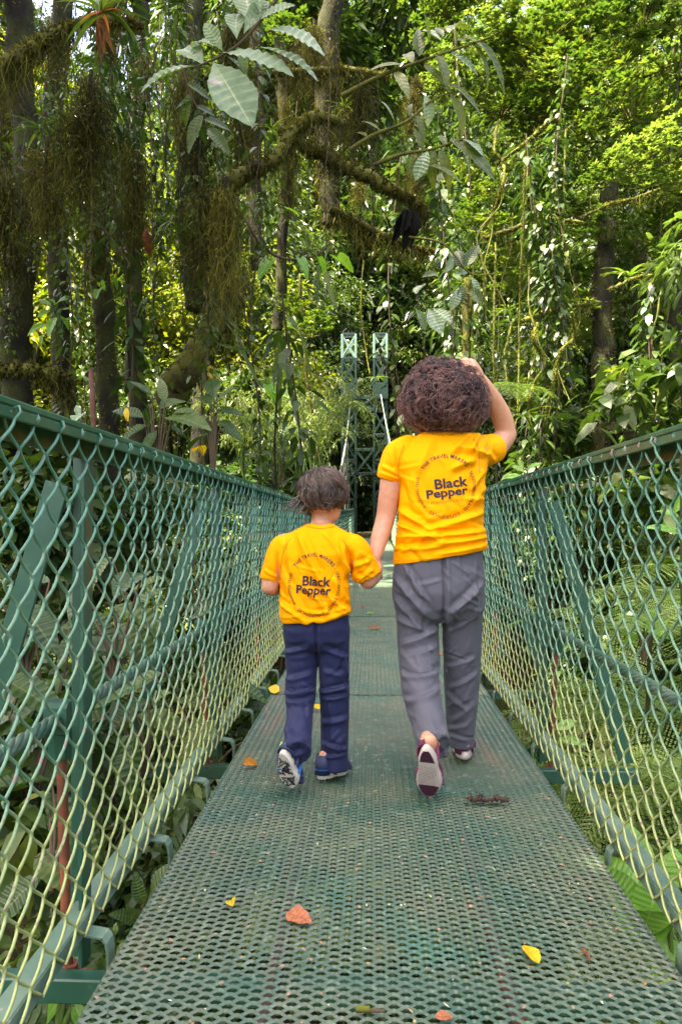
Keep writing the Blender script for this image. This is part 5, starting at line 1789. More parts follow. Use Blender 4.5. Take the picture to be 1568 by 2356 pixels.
# ------------------------------------------------------------------ leafy vines hanging in the trees
VINE = []
for q, (ln, n, L, Wd) in enumerate([(4.0, 190, .13, .065), (3.2, 170, .10, .06), (5.0, 220, .16, .07), (2.6, 150, .09, .035)]):
    g = vine_leaf_geo(np.random.default_rng(120 + q), ln, n, L, Wd)
    st = Geo()
    zz = np.linspace(0, -ln, 16)
    tube(st, np.stack([np.sin(zz * 1.3 + 1) * .12, np.cos(zz * .9) * .12, zz], -1), .011, 5)
    VINE.append((g.mesh('foliage', M_MIDLEAF, False), st.mesh('stem', M_TWIG)))
def hang_vine(k, x, y, z, s, label, group):
    t = empty('leafy_vine', (x, y, z), where((x, y, z - 1), ('heart leaf', 'small leaf', 'long leaf', 'narrow leaf')[k] + ' vine hanging'), 'vine', group)
    t.scale = (s, s, s)
    t.rotation_euler = (0, 0, rng.uniform(0, 6.28))
    link('foliage', VINE[k][0], t)
    link('stem', VINE[k][1], t)
for q in range(52):
    y = rng.uniform(7.5, 22)
    xp = rng.uniform(-60, 720)
    yp = rng.uniform(-120, 720)
    w = W(xp, yp, y)
    hang_vine(int(rng.integers(4)), w.x, y, w.z, rng.uniform(.7, 1.15), 'leafy vine hanging among the dark trunks left of the bridge', 'leafy vines on the left')
for q in range(44):
    y = rng.uniform(9, 24)
    xp = rng.uniform(900, 1640)
    yp = rng.uniform(-100, 700)
    w = W(xp, yp, y)
    hang_vine(int(rng.integers(4)), w.x, y, w.z, rng.uniform(.75, 1.2), 'leafy vine hanging in the trees right of the bridge', 'leafy vines on the right')

# ------------------------------------------------------------------ dark trunks on the left
def px_path(pts, jy=0):
    return [W(x, y, Y) for x, y, Y in pts]
def trunk(label, pts, wpx, hang=.5, nh=260, nt=1500, mat=None, moss=None, name='mossy_tree', cat='tree', group=None, tl=.06, hw=.02):
    Ym = pts[len(pts) // 2][2]
    rad = [px(w_ / 2, Ym) for w_ in wpx]
    return mossy_limb(name, label, cat, px_path(pts), rad, rng, hang, nh, nt, mat or M_BARK, moss, group, tl, sides=10, hw=hw * .7)
trunk('broad dark mossy trunk at the left edge above the fence', [(30, 1250, 8.0), (45, 800, 8.0), (60, 400, 8.1), (40, -60, 8.2)], [86, 70, 62, 70], .45)
trunk('dark straight trunk second from the left edge, shaggy with brown moss', [(150, 1200, 9.2), (140, 700, 9.2), (125, 300, 9.2), (150, -60, 9.3)], [58, 44, 40, 46], .45)
trunk('dark forked trunk between the bromeliad and the left edge', [(255, 1150, 8.6), (240, 760, 8.6), (228, 400, 8.7), (262, -60, 8.8)], [56, 44, 42, 48], .5)
trunk('slim dark trunk behind the strap leaved bromeliad', [(318, 1050, 11.0), (305, 600, 11.0), (318, 100, 11.1), (330, -60, 11.1)], [44, 40, 38, 40], .8)
trunk('black trunk below the big pale hanging leaf', [(448, 720, 9.6), (440, 520, 9.6), (428, 330, 9.7), (452, -40, 9.8)], [46, 50, 38, 34], .4)
trunk('leaning mossy trunk above the broad ribbed leaves', [(395, 930, 9.0), (430, 850, 9.0), (482, 770, 9.1), (530, 705, 9.2), (560, 640, 9.3)], [72, 66, 54, 40, 30], .5, 500, 1300, M_BARKM)
trunk('thin black trunk left of the mossy limb', [(592, 620, 12), (584, 300, 12), (600, -40, 12)], [30, 30, 34], .6, 300, 600)
trunk('pale mottled trunk behind the hanging strap ferns', [(640, 760, 14), (655, 380, 14), (640, -40, 14)], [24, 26, 30], .6, 250, 500)
trunk('dark trunk high in the middle behind the pale leaves', [(760, 520, 13), (745, 250, 13), (770, -60, 13)], [40, 44, 50], .9, 500, 700)
trunk('red brown bare stem standing behind the left handrail', [(216, 1000, 5.2), (214, 930, 5.2), (210, 850, 5.25)], [13, 12, 11], 0, 0, 0, plain('red_stem', (0.10, 0.035, 0.018), .7), name='bare_sapling', cat='sapling')
trunk('gnarled vine stem with two bends hanging left of the tower', [(690, 640, 16), (700, 820, 16), (718, 960, 16), (745, 1110, 16)], [8, 8, 7, 6], 0, 0, 500, M_BARKY, M_MOSSY, 'mossy_vine', 'vine', None, .03)
# mossy limbs across the upper middle
trunk('thick mossy limb arching up and over below the pale leaves', [(415, 520, 7.6), (470, 470, 7.4), (530, 425, 7.2), (575, 388, 7.2), (625, 372, 7.2), (660, 330, 7.25), (690, 285, 7.3), (735, 268, 7.3), (790, 285, 7.4)], [44, 42, 40, 36, 30, 30, 30, 26, 20], .28, 700, 2200, M_BARKM, None, 'mossy_branch', 'branch', None, .055, .012)
trunk('mossy limb sloping down to the right towards the black hanging leaf', [(640, 300, 7.6), (720, 345, 7.6), (800, 385, 7.6), (880, 425, 7.6), (950, 462, 7.7), (985, 500, 7.7)], [22, 28, 28, 28, 22, 12], .25, 600, 2400, M_BARKM, None, 'mossy_branch', 'branch', None, .055, .012)
trunk('mossy branch above the bromeliad drooping moss at the top', [(560, 175, 8.5), (680, 165, 8.5), (790, 160, 8.6), (900, 175, 8.7)], [14, 16, 14, 10], .25, 500, 900, M_BARKM, None, 'mossy_branch', 'branch')
trunk('mossy branch running below the sloping limb', [(760, 480, 8.2), (840, 520, 8.2), (930, 560, 8.2), (1000, 580, 8.3)], [14, 18, 14, 8], .25, 420, 1200, M_BARKM, None, 'mossy_branch', 'branch')
trunk('orange brown mossy branch at the top left corner', [(-20, 165, 5.2), (60, 120, 5.2), (140, 70, 5.3), (230, 45, 5.3), (330, 60, 5.4)], [44, 30, 22, 20, 18], .5, 900, 1800, M_BARKM, None, 'mossy_branch', 'branch', None, .05, .010)
trunk('low mossy ledge of a branch behind the left handrail', [(-20, 855, 6.2), (60, 850, 6.2), (130, 862, 6.3), (170, 890, 6.4)], [26, 26, 24, 14], .5, 800, 1400, M_BARKM, None, 'mossy_branch', 'branch')
trunk('thin bare branch slanting down across the left trunks', [(40, 385, 6.5), (150, 440, 6.5), (240, 530, 6.5), (300, 610, 6.5)], [7, 7, 6, 4], 0, 0, 120, M_TWIG, None, 'bare_branch', 'branch')
trunk('dark twig curving under the fresh heart shaped leaves', [(560, 500, 6.6), (600, 560, 6.6), (650, 595, 6.6), (720, 590, 6.6), (760, 560, 6.6)], [7, 7, 6, 5, 3], 0, 0, 100, M_TWIG, None, 'bare_branch', 'branch')

# shaggy curtains of moss
MC = []
for q in range(4):
    rg = np.random.default_rng(150 + q)
    G = Geo()
    n = 330
    zz_ = rg.uniform(-1, .05, n)
    P = np.stack([rg.normal(size=n) * (.05 + .09 * (1 + vnoise(np.stack([zz_ * 4, zz_ * 0, zz_ * 0 + q], -1), 6))), rg.normal(size=n) * .09, zz_], -1)
    strips(G, P, rg.uniform(.12, .55, n), .013, np.clip(.36 + rg.normal(size=n) * .24, 0, 1), rg, .2, 4)
    strips(G, P[:90] * npv(1, 1, .2), rg.uniform(.8, 1.7, 90), .012, np.clip(.2 + rg.normal(size=90) * .15, 0, 1), rg, .1, 6)
    d = rdir(rg, 900)
    PP = np.stack([rg.normal(size=900) * .13, rg.normal(size=900) * .11, rg.uniform(-1.0, .05, 900)], -1)
    tufts(G, PP, unit(d + npv(0, 0, -.6)), rg.uniform(.03, .09, 900), .018, np.clip(.55 + rg.normal(size=900) * .25, 0, 1))
    st = Geo()
    tube(st, [(0, 0, .15), (.02, 0, -.4), (-.01, .01, -1.2)], [.03, .03, .01], 6)
    MC.append((G.mesh('strands', M_MOSS, False), st.mesh('core', M_BARK)))
def moss_curtain(k, w, s, label='shaggy brown curtain of moss hanging between the trunks at upper left', group='moss curtains'):
    sz = s[2] if isinstance(s, tuple) else s
    t = empty('hanging_moss', tuple(w), where(tuple(w - Vector((0, 0, .5))), ('short' if sz < .7 else 'long') + ' brown moss curtain'), 'moss', group)
    t.scale = s if isinstance(s, tuple) else (s, s, s)
    t.rotation_euler = (0, 0, rng.uniform(0, 6.28))
    link('strands', MC[k][0], t)
    link('core', MC[k][1], t)
for q in range(38):
    y = rng.uniform(6.0, 10.5)
    w = W(rng.uniform(-40, 560) if q < 33 else rng.uniform(540, 960), rng.uniform(-60, 640) if q < 33 else rng.uniform(-40, 420), y)
    s = rng.uniform(.32, .75)
    moss_curtain(q % 4, w, (s, s, s * rng.uniform(.9, 1.5)))
for q in range(6):
    y = rng.uniform(8, 13)
    moss_curtain(q % 4, W(rng.uniform(640, 1000), rng.uniform(120, 480), y), rng.uniform(.3, .5))

for q in range(46):
    y = rng.uniform(6.2, 9.8)
    w = W(rng.uniform(-30, 600), rng.uniform(-80, 520), y)
    hang_vine(int(rng.choice([1, 3, 1, 0])), w.x, y, w.z, rng.uniform(.35, .7), '', 'leafy vines on the left')
for q in range(30):
    y = rng.uniform(6.0, 10)
    x = rng.uniform(-20, 900)
    y0_ = rng.uniform(-60, 300)
    pts = [(x, y0_, y), (x + rng.normal() * 6, y0_ + 120, y), (x + rng.normal() * 10, y0_ + 260, y), (x + rng.normal() * 14, y0_ + rng.uniform(300, 520), y)]
    mossy_limb('aerial_root', where(px_path(pts)[1], 'thin aerial root dangling'), 'root', px_path(pts), [.006, .0035], rng, .1, 14, 60, M_TWIG if q % 2 else M_BARK, None, 'aerial roots', .03, sides=5, wob=1.0)

# ------------------------------------------------------------------ branches with large leaves
def mk(pref, mat, shape, L, Wd, n=4, **kw):
    return [big_leaf('leaf', mat, 1.0, Wd / L, shape=shape, seed=q * 7 + len(pref), droop=kw.get('droop', .3) * (0.7 + 0.3 * q), fold=kw.get('fold', .15), ribs=kw.get('ribs', 9), rib=kw.get('rib', .012), nu=kw.get('nu', 14), wav=kw.get('wav', .06), side=(-.06, .05, .1, -.1)[q % 4]) for q in range(n)]
LF_PALE = mk('p', M_PALE, 'obovate', 1, .40, rib=.016, nu=48)
LF_OLIVE = mk('o', M_OLIVE, 'oval', 1, .27, droop=.45, rib=.006)
LF_RIB = mk('r', M_RIB, 'oval', 1, .44, rib=.014, droop=.35, ribs=11, nu=48)
LF_FRESH = mk('f', M_FRESH, 'oval', 1, .40, rib=.004, ribs=16, droop=.3)
LF_HEART = mk('h', M_FRESH, 'heart', 1, .62, rib=.006, droop=.2)
LF_STRAP = mk('s', M_STRAP, 'strap', 1, .075, rib=0, droop=.8, fold=.3, wav=.02)
LF_HSTRAP = mk('hs', M_STRAP, 'strap', 1, .085, rib=.0, droop=.06, fold=.1, wav=.25)
LF_DEAD = mk('d', M_DEAD, 'oval', 1, .34, droop=.8, fold=.4, wav=.2)
LF_YEL = mk('y', M_YELLOW, 'oval', 1, .50, droop=.2, fold=.1)

def leaf_between(root, protos, base, tip, Wf=1.0, face=None, Y0=None, dy=0.0, q=None):
    """A leaf from pixel base to pixel tip at depths Y0 and Y0 + dy."""
    a = W(base[0], base[1], Y0)
    b = W(tip[0], tip[1], Y0 + dy)
    d = b - a
    L = d.length
    me = protos[int(rng.integers(len(protos))) if q is None else q]
    o = link('leaf', me, root)
    nrm = Vector(face) if face is not None else Vector((0, -0.55, 0.85))
    put(o, a - Vector(root.location), d.normalized() + Vector((0, 0, .18)), nrm, (L * 1.03, L * Wf, L))
    return o

def twig(root, pts, r0, r1, mat=None):
    G = Geo()
    p = smooth_path(px_path(pts), 6 * len(pts))
    tube(G, p, np.linspace(r0, r1, len(p)), 6)
    part('stem', G.mesh('stem', mat or M_TWIG), root)

Y0 = 5.0
r1 = empty('leafy_branch', tuple(W(690, -70, Y0)), 'overhanging branch with large pale grey green leaves at top centre', 'branch')
twig(r1, [(690, -70, Y0), (620, 20, Y0), (560, 92, Y0), (505, 130, Y0), (440, 158, Y0)], .016, .006)
for b, t, wf, dy, fc in [((612, 68), (750, 92), .95, -.05, (0, -.8, .6)), ((505, 120), (662, 165), .95, -.1, (.1, -.75, .65)), ((600, 108), (733, 168), .85, .02, (.2, -.7, .7)), ((490, 142), (548, 272), 1.25, -.22, (.1, -1, .15)), ((452, 152), (316, 190), .85, -.1, (-.2, -.7, .7)),
                         ((512, 118), (468, 45), 1.2, -.1, (-.3, -.9, .3)), ((498, 108), (420, 82), .8, .1, (-.3, -.5, .8)), ((545, 90), (528, -10), 1.0, .1, (0, -.9, .4)), ((560, 78), (618, -8), .9, .05, (.2, -.9, .3)), ((590, 50), (672, 8), 1.0, -.1, (.1, -.8, .5)), ((598, 30), (590, -70), 1.1, 0, (.1, -.9, .3)),
                         ((540, 100), (570, 175), 1.0, .12, (0, -.9, .4)), ((520, 128), (600, 200), .9, .2, (.2, -.8, .5)), ((470, 150), (400, 110), .9, .25, (-.2, -.7, .7)), ((580, 62), (560, -40), 1.0, .2, (0, -.9, .3))]:
    leaf_between(r1, LF_PALE, b, t, wf, fc, Y0, dy)
r1 = empty('leafy_branch', tuple(W(425, 190, 5.4)), 'cluster of drooping mid green leaves below the large pale leaf', 'branch')
twig(r1, [(415, 130, 5.4), (432, 200, 5.4), (455, 250, 5.4), (480, 300, 5.4)], .010, .004)
for b, t, wf in [((430, 192), (488, 232), .9), ((438, 215), (420, 290), .8), ((450, 245), (500, 268), .9), ((455, 250), (462, 330), .9), ((470, 275), (532, 300), 1.0), ((478, 295), (522, 352), .8), ((445, 230), (395, 250), .8), ((465, 265), (430, 340), .7)]:
    leaf_between(r1, LF_RIB, b, t, wf, (0, -.9, .4), 5.4, rng.uniform(-.1, .1))

def z2(x, y): return (784 + x * .5, y * .5)
Y0 = 6.2
for lab, stem, lv in [
    ('upper branch of long drooping olive leaves right of centre', [(0, 440), (180, 350), (400, 270), (660, 180), (720, 150)],
     [((400, 190), (410, 60)), ((470, 170), (420, 110)), ((480, 230), (630, 340)), ((530, 185), (650, 200)), ((600, 200), (760, 395)), ((640, 190), (785, 415)), ((560, 170), (720, 235)), ((360, 260), (350, 100)), ((330, 290), (260, 180)), ((290, 300), (150, 310)), ((440, 250), (500, 370)), ((380, 300), (470, 370)), ((250, 330), (300, 420)), ((500, 150), (530, 40)), ((460, 190), (380, 110))]),
    ('middle branch of long drooping olive leaves right of centre', [(40, 690), (150, 620), (300, 560), (420, 460), (520, 420)],
     [((490, 380), (660, 515)), ((500, 440), (615, 600)), ((430, 460), (470, 590)), ((290, 490), (365, 580)), ((380, 430), (430, 560)), ((470, 400), (560, 470)), ((340, 520), (390, 640)), ((250, 570), (200, 470)), ((180, 600), (100, 550)), ((320, 540), (300, 440)), ((120, 630), (60, 590))]),
    ('lower branch of long drooping olive leaves above the black hanging leaf', [(150, 760), (280, 710), (400, 690), (500, 660), (560, 640)],
     [((500, 640), (715, 795)), ((400, 760), (555, 825)), ((400, 690), (365, 810)), ((530, 660), (625, 795)), ((450, 690), (520, 870)), ((340, 700), (300, 800)), ((480, 670), (440, 580)), ((380, 690), (330, 590)), ((560, 640), (650, 700)), ((430, 690), (400, 870))])]:
    p0 = z2(*stem[0])
    r1 = empty('leafy_branch', tuple(W(*p0, Y0)), lab, 'branch', 'branches of long leaves')
    twig(r1, [(*z2(*s), Y0) for s in stem], .020, .006, M_BARKM)
    for b, t in lv:
        leaf_between(r1, LF_OLIVE if rng.uniform() < .82 else LF_PALE, z2(*b), z2(*t), rng.uniform(1.0, 1.4), (rng.normal() * .3, -.7, .7), Y0, rng.uniform(-.2, .2))
r1 = empty('leafy_branch', tuple(W(1000, 530, 7.0)), 'fruiting twig of broad pale leaves right of the black hanging leaf', 'branch')
twig(r1, [(940, 545, 7.0), (1020, 562, 7.0), (1080, 628, 7.0), (1138, 630, 7.0)], .012, .005, M_BARKM)
def z4(x, y): return (784 + x * .5, 544 + y * .5)
for b, t in [((570, 140), (645, 30)), ((560, 150), (530, 30)), ((470, 170), (540, 110)), ((520, 180), (600, 160)), ((590, 180), (650, 270)), ((560, 230), (555, 310)), ((600, 240), (640, 310)), ((440, 170), (390, 180)), ((380, 220), (350, 260)), ((540, 230), (530, 330)), ((420, 330), (490, 390)), ((340, 330), (400, 435)), ((400, 330), (445, 440))]:
    leaf_between(r1, LF_PALE if rng.uniform() < .7 else LF_RIB, z4(*b), z4(*t), 1.1, (rng.normal() * .3, -.9, .4), 7.0, rng.uniform(-.2, .2))

r1 = empty('dead_leaf', tuple(W(930, 478, 7.4)), 'black dead leaf hanging folded from the sloping mossy limb', 'dead leaf')
M_BLACK = plain('rotten_leaf', (0.006, 0.005, 0.005), .8)
bl = big_leaf('blade', M_BLACK, 1, .5, .4, .5, 7, .02, wav=.2, seed=5)
for q, (b, t, wf) in enumerate([((940, 480), (910, 560), .8), ((938, 480), (955, 565), .8), ((935, 485), (935, 575), .9)]):
    o = leaf_between(r1, [bl], b, t, wf, (rng.normal() * .6, -1, .1), 7.4, .05)
    o.name = 'blade'

# ------------------------------------------------------------------ bromeliads and strap plants
def bromeliad(xp, yp, Y, n, L, label, protos=None, up=.8, spread=1.0, wf=1.0):
    r = empty('bromeliad', tuple(W(xp, yp, Y)), label, 'bromeliad')
    for q in range(n):
        a = q * 2.4 + rng.uniform(-.3, .3)
        d = Vector((math.cos(a) * spread, math.sin(a) * spread, up * rng.uniform(.4, 1.5)))
        o = link('leaf', (protos or LF_STRAP)[q % 4], r)
        s = L * rng.uniform(.65, 1.1)
        put(o, (0, 0, 0), d, (0, 0, 1), (s, s * wf, s))
    return r
bromeliad(425, 545, 7.0, 16, .55, 'strap leaved bromeliad on a dark trunk at left')
r1 = bromeliad(235, 30, 5.0, 12, .42, 'red hearted bromeliad in the top left corner', up=.5, wf=1.3)
M_RED = blade_mat('red_blade', ((.45, .05, .04), (.55, .09, .06), (.6, .2, .1)), (.4, .06, .04), .3, 3)
rd = big_leaf('bract', M_RED, 1, .16, .5, .3, 3, 0, shape='strap')
for q in range(4):
    o = link('bract', rd, r1)
    put(o, (0, 0, 0), (math.cos(q * 1.6) * .6, math.sin(q * 1.6) * .6, .25 - q * .14), (0, 0, 1), .17)
for q in range(5):
    o = link('dead_leaf', LF_DEAD[q % 4], r1)
    put(o, (0, 0, -.03), (rng.normal() * .5, rng.normal() * .3 - .2, -1), (0, -1, .2), (rng.uniform(.2, .34), .12, .25))
for xp, yp, Y, n, L, lab in [(95, 300, 7.4, 14, .4, 'bromeliad on the second dark trunk high at left'), (560, 470, 8.6, 14, .35, 'bright bromeliad under the arching mossy limb'), (255, 215, 7.6, 12, .35, 'small bromeliad on the forked trunk near the top'), (500, 350, 9.2, 14, .35, 'strappy bromeliad left of the arching limb'), (20, 560, 7.2, 14, .4, 'dark bromeliad on the left edge trunk'), (880, 500, 8.2, 12, .3, 'bromeliad below the sloping mossy limb'), (345, 700, 8.2, 16, .5, 'strappy plant on the trunks above the left handrail')]:
    bromeliad(xp, yp, Y, n, L, lab, up=.7)
bromeliad(1445, 640, 10.0, 14, .42, 'pale green rosette on the mossy branch at right', up=1.3, wf=2.2)
bromeliad(1165, 715, 11, 12, .35, 'spiky bromeliad perched on the mossy limb right of the woman', up=.8)
bromeliad(1225, 690, 11.5, 12, .38, 'bromeliad on the vine tangle right of the small trunk', up=.8)
bromeliad(862, 870, 34, 14, .8, 'small bromeliad hanging between the tower masts', up=.5)
bromeliad(1200, 960, 9.0, 16, .55, 'yellow green bromeliad at the foot of the vines beside the raised arm', up=.7)
bromeliad(625, 300, 9.0, 12, .3, 'little bright bromeliad above the arching limb', up=1.0)
bromeliad(790, 250, 8.8, 12, .3, 'little bromeliad on the upper mossy branch', up=1.0)

r1 = empty('strap_fern', tuple(W(655, 745, 8.5)), 'hanging strap ferns with long pale ribbons below the leaning trunk', 'fern')
for b, t, wf in [((628, 770), (600, 860), 1.2), ((640, 760), (648, 980), .8), ((652, 790), (672, 1000), .7), ((620, 770), (590, 830), 1.0), ((690, 760), (720, 880), .8), ((630, 780), (640, 900), .9), ((560, 800), (520, 740), 1.1), ((540, 780), (600, 900), .9), ((705, 780), (690, 850), 1.2), ((735, 600), (725, 700), 1.2), ((745, 610), (760, 720), 1.2), ((560, 770), (470, 700), .9), ((500, 790), (570, 830), 1.0)]:
    leaf_between(r1, LF_HSTRAP, b, t, wf, (rng.normal() * .4, -1, .1), 8.5, rng.uniform(-.2, .2))
r1 = empty('dead_leaf', tuple(W(340, 540, 6.8)), 'curled orange brown dead leaf under the bromeliad', 'dead leaf')
leaf_between(r1, LF_DEAD, (335, 530), (342, 602), .9, (.3, -1, .1), 6.8).name = 'blade'
leaf_between(r1, LF_DEAD, (342, 522), (330, 570), .9, (-.3, -1, .1), 6.8).name = 'blade'

# ------------------------------------------------------------------ broad leaved plants by the left fence
def broad_plant(label, base, Y, lv, protos, rs=.012, name='broadleaf_plant', wf=1.0, group=None, cat='plant', dyr=.25):
    r = empty(name, tuple(W(*base, Y)), label, cat, group)
    for b, t in lv:
        G = Geo()
        tube(G, smooth_path([W(*base, Y), (W(*base, Y) + W(*b, Y)) / 2 + Vector((0, 0, .03)), W(*b, Y)], 9), np.linspace(rs, rs * .45, 9), 5)
        part('stem', G.mesh('stem', M_TWIG if protos is not LF_FRESH else M_STEMG), r)
        leaf_between(r, protos, b, t, wf * rng.uniform(.9, 1.1), (rng.normal() * .25, -.65, .75), Y, rng.uniform(-dyr, dyr))
    return r
M_STEMG = plain('green_stem', (0.07, 0.13, 0.025), .5)
broad_plant('broad ribbed leaves rising behind the left handrail', (360, 1120), 5.2, [((330, 960), (250, 950)), ((345, 930), (318, 985)), ((370, 940), (430, 920)), ((385, 960), (470, 985)), ((350, 910), (300, 880)), ((380, 925), (365, 860)), ((400, 950), (455, 950)), ((340, 980), (270, 1010)), ((390, 985), (450, 1020)), ((360, 990), (330, 1050))], LF_RIB)
broad_plant('second clump of ribbed leaves under the hanging strap ferns', (490, 1110), 6.6, [((480, 960), (420, 985)), ((495, 950), (555, 940)), ((500, 970), (560, 1000)), ((485, 930), (450, 900)), ((500, 925), (540, 890)), ((505, 990), (575, 1030)), ((478, 1000), (425, 1040)), ((492, 915), (488, 850))], LF_RIB)
broad_plant('grey leaved plant just above the left handrail', (195, 1010), 4.2, [((185, 965), (172, 932)), ((195, 960), (160, 960)), ((200, 975), (150, 985))], LF_PALE)
broad_plant('sprig of fresh green leaves on the dark trunk at left', (140, 770), 7.0, [((115, 715), (88, 728)), ((118, 705), (82, 690)), ((130, 700), (150, 690)), ((140, 715), (170, 708)), ((135, 725), (162, 750)), ((128, 730), (110, 765)), ((150, 735), (196, 742)), ((125, 698), (110, 682)), ((110, 745), (60, 765)), ((100, 770), (88, 800))], LF_FRESH, .005, wf=1.1)
broad_plant('pair of heart shaped leaves on a dark trunk', (232, 690), 7.2, [((228, 665), (222, 690)), ((232, 650), (240, 672)), ((262, 640), (270, 668))], LF_HEART, .004)
broad_plant('large arrow shaped leaf left of the tower', (655, 990), 12, [((612, 880), (640, 942)), ((640, 900), (668, 920))], LF_HEART, .008)
broad_plant('fresh heart shaped leaves on the curving twig', (720, 575), 6.5, [((690, 595), (705, 638)), ((732, 592), (748, 628)), ((775, 590), (806, 625)), ((660, 480), (690, 500)), ((620, 600), (600, 640))], LF_HEART, .004)
broad_plant('yellowing leaf hanging alone behind the left handrail', (292, 1010), 5.0, [((291, 938), (292, 968))], LF_YEL, .003)
broad_plant('two bright yellow leaves left of the leaning trunk foot', (500, 930), 9.0, [((485, 840), (483, 880)), ((500, 862), (502, 886))], LF_YEL, .004, wf=.55)
broad_plant('small yellow leaf behind the boy\'s fence', (470, 1070), 5.5, [((462, 1025), (470, 1048)), ((455, 1030), (440, 1040))], LF_YEL, .003, wf=.7)
for q, (xb, yb, Y, n, sz, lab) in enumerate([(60, 1420, 2.9, 8, .34, 'dark ribbed leaves pressed close behind the near left fence'), (260, 1420, 3.3, 8, .34, 'ribbed leaves behind the fence left of the boy'), (330, 1640, 3.2, 8, .30, 'ribbed plant low behind the left fence by the wire rope'),
                                                (120, 1900, 2.6, 8, .30, 'drab ribbed leaves under the near left brace'), (340, 1420, 4.6, 9, .34, 'taller ribbed plant beyond the left fence posts'), (90, 1650, 2.9, 7, .32, 'yellow blotched broad leaves behind the near left post'), (480, 1300, 6.3, 9, .34, 'ribbed plant beside the far part of the left fence'), (470, 1650, 3.9, 8, .28, 'dark plant below the bottom rail left of the boy')]):
    r = empty('broadleaf_plant', tuple(W(xb, yb + 150, Y)), lab, 'plant')
    for k_ in range(n):
        a = rng.uniform(0, 6.28)
        st = W(xb + rng.normal() * 55, yb + rng.normal() * 80, Y + rng.uniform(-.1, .35))
        G = Geo()
        tube(G, smooth_path([W(xb, yb + 150, Y), (W(xb, yb + 150, Y) + st) / 2 + Vector((0, .03, .05)), st], 8), np.linspace(.010, .004, 8), 5)
        part('stem', G.mesh('stem', M_TWIG), r)
        o = link('leaf', LF_RIB[k_ % 4], r)
        s = sz * rng.uniform(.7, 1.15)
        put(o, st - r.location, (math.cos(a), math.sin(a) * .5 - .25, -.35 + rng.normal() * .25), (rng.normal() * .3, -.45, 1), s)

# ------------------------------------------------------------------ vines, limbs and trunks on the right
def rv(label, pts, Y, w, nt=900, nh=60, cat='vine', name='mossy_vine', mat=None, moss=None, hang=.12, tl=.035, group=None, conv=None):
    pp = [(*(conv(*p) if conv else p), Y + rng.normal() * .15) for p in pts]
    return mossy_limb(name, label, cat, px_path(pp), [px(w * .33, Y), px(w * .24, Y)], rng, hang, nh, nt, mat or M_BARKY, moss or M_MOSSY, group, tl, wob=.35)
rv('tall straight vine furred with yellow moss right of the woman', [(1206, 380), (1201, 560), (1194, 734), (1191, 894), (1184, 1010)], 9.5, 8, 1500)
rv('second straight mossy vine descending to the lower limb', [(1300, 300), (1296, 500), (1291, 620), (1290, 704)], 10, 7, 1000)
rv('curling yellow mossy vine with an S bend', [(1236, 744), (1226, 779), (1239, 809), (1251, 844), (1224, 889), (1219, 924), (1224, 975)], 9, 10, 1300)
rv('thick yellow mossy vine looping down from the lower limb', [(1312, 718), (1320, 774), (1291, 804), (1279, 844), (1264, 914), (1249, 985)], 9.2, 10, 1400)
rv('thin pale vine hanging in front of the dark right trunk', [(1540, 560), (1536, 659), (1524, 794), (1504, 975)], 8, 6, 600, 10)
rv('short mossy vine just right of the small trunk above the woman', [(1088, 560), (1084, 684), (1079, 830)], 10, 7, 700)
rv('mossy vine between the raised arm and the tall straight vine', [(1140, 560), (1136, 709), (1134, 880)], 10.5, 7, 800)
rv('slanting mossy vine behind the raised hand', [(1178, 740), (1158, 820), (1140, 880), (1128, 930)], 10, 7, 700)
rv('thin mossy vine dropping to the bromeliad by the arm', [(1160, 840), (1172, 930), (1180, 1030)], 9.4, 6, 600)
rv('pale mossy vine right of the looping one', [(1278, 760), (1275, 860), (1262, 960), (1255, 1020)], 10.2, 7, 800)
rv('mossy vine hanging above the tower', [(836, 600), (830, 700), (838, 780), (850, 860)], 24, 5, 500, 10)
rv('long thin vine in front of the left trunks', [(208, 330), (212, 480), (208, 620), (214, 700)], 6, 4, 250, 6, mat=M_TWIG, moss=M_MOSS)
rv('pale thin vine left of the black trunk', [(342, 130), (346, 300), (350, 470), (354, 600)], 6.6, 4, 250, 10, mat=M_TWIG, moss=M_MOSS)
rv('crooked yellow mossy stem right of the long leaves', [(325, 530), (355, 475), (370, 425), (372, 380), (352, 345), (360, 280)], 11, 12, 1500, 60, 'branch', 'mossy_branch', conv=lambda x, y: (784 + x, y))
rv('yellow mossy branch rising right from the crooked stem', [(1139, 378), (1199, 335), (1244, 295), (1290, 262)], 11, 11, 1200, 80, 'branch', 'mossy_branch')
rv('upper mossy branch sloping down left under the leafy canopy', [(1330, 272), (1314, 290), (1259, 325), (1219, 350), (1180, 372)], 11.4, 9, 1100, 70, 'branch', 'mossy_branch')
rv('level mossy limb with bright cushions at mid right', [(1109, 548), (1184, 525), (1234, 500), (1290, 505), (1340, 512)], 10.6, 13, 1700, 140, 'branch', 'mossy_branch')
rv('long mossy limb reaching to the right edge below the whorled leaves', [(1334, 503), (1400, 470), (1459, 455), (1575, 415)], 10, 10, 1100, 140, 'branch', 'mossy_branch', M_BARKM, hang=.2)
rv('lower mossy limb in front of the dark trunk at right', [(1199, 739), (1259, 719), (1310, 705), (1365, 695)], 9.6, 16, 1900, 160, 'branch', 'mossy_branch')
rv('mossy branch with a rosette at the right edge', [(1400, 668), (1459, 640), (1520, 632), (1590, 625)], 9.8, 12, 1200, 120, 'branch', 'mossy_branch')
rv('slender mossy branch sweeping to the top right corner', [(1240, 270), (1330, 230), (1450, 190), (1590, 130)], 12, 9, 700, 160, 'branch', 'mossy_branch', M_BARKM, M_MOSS, .25)
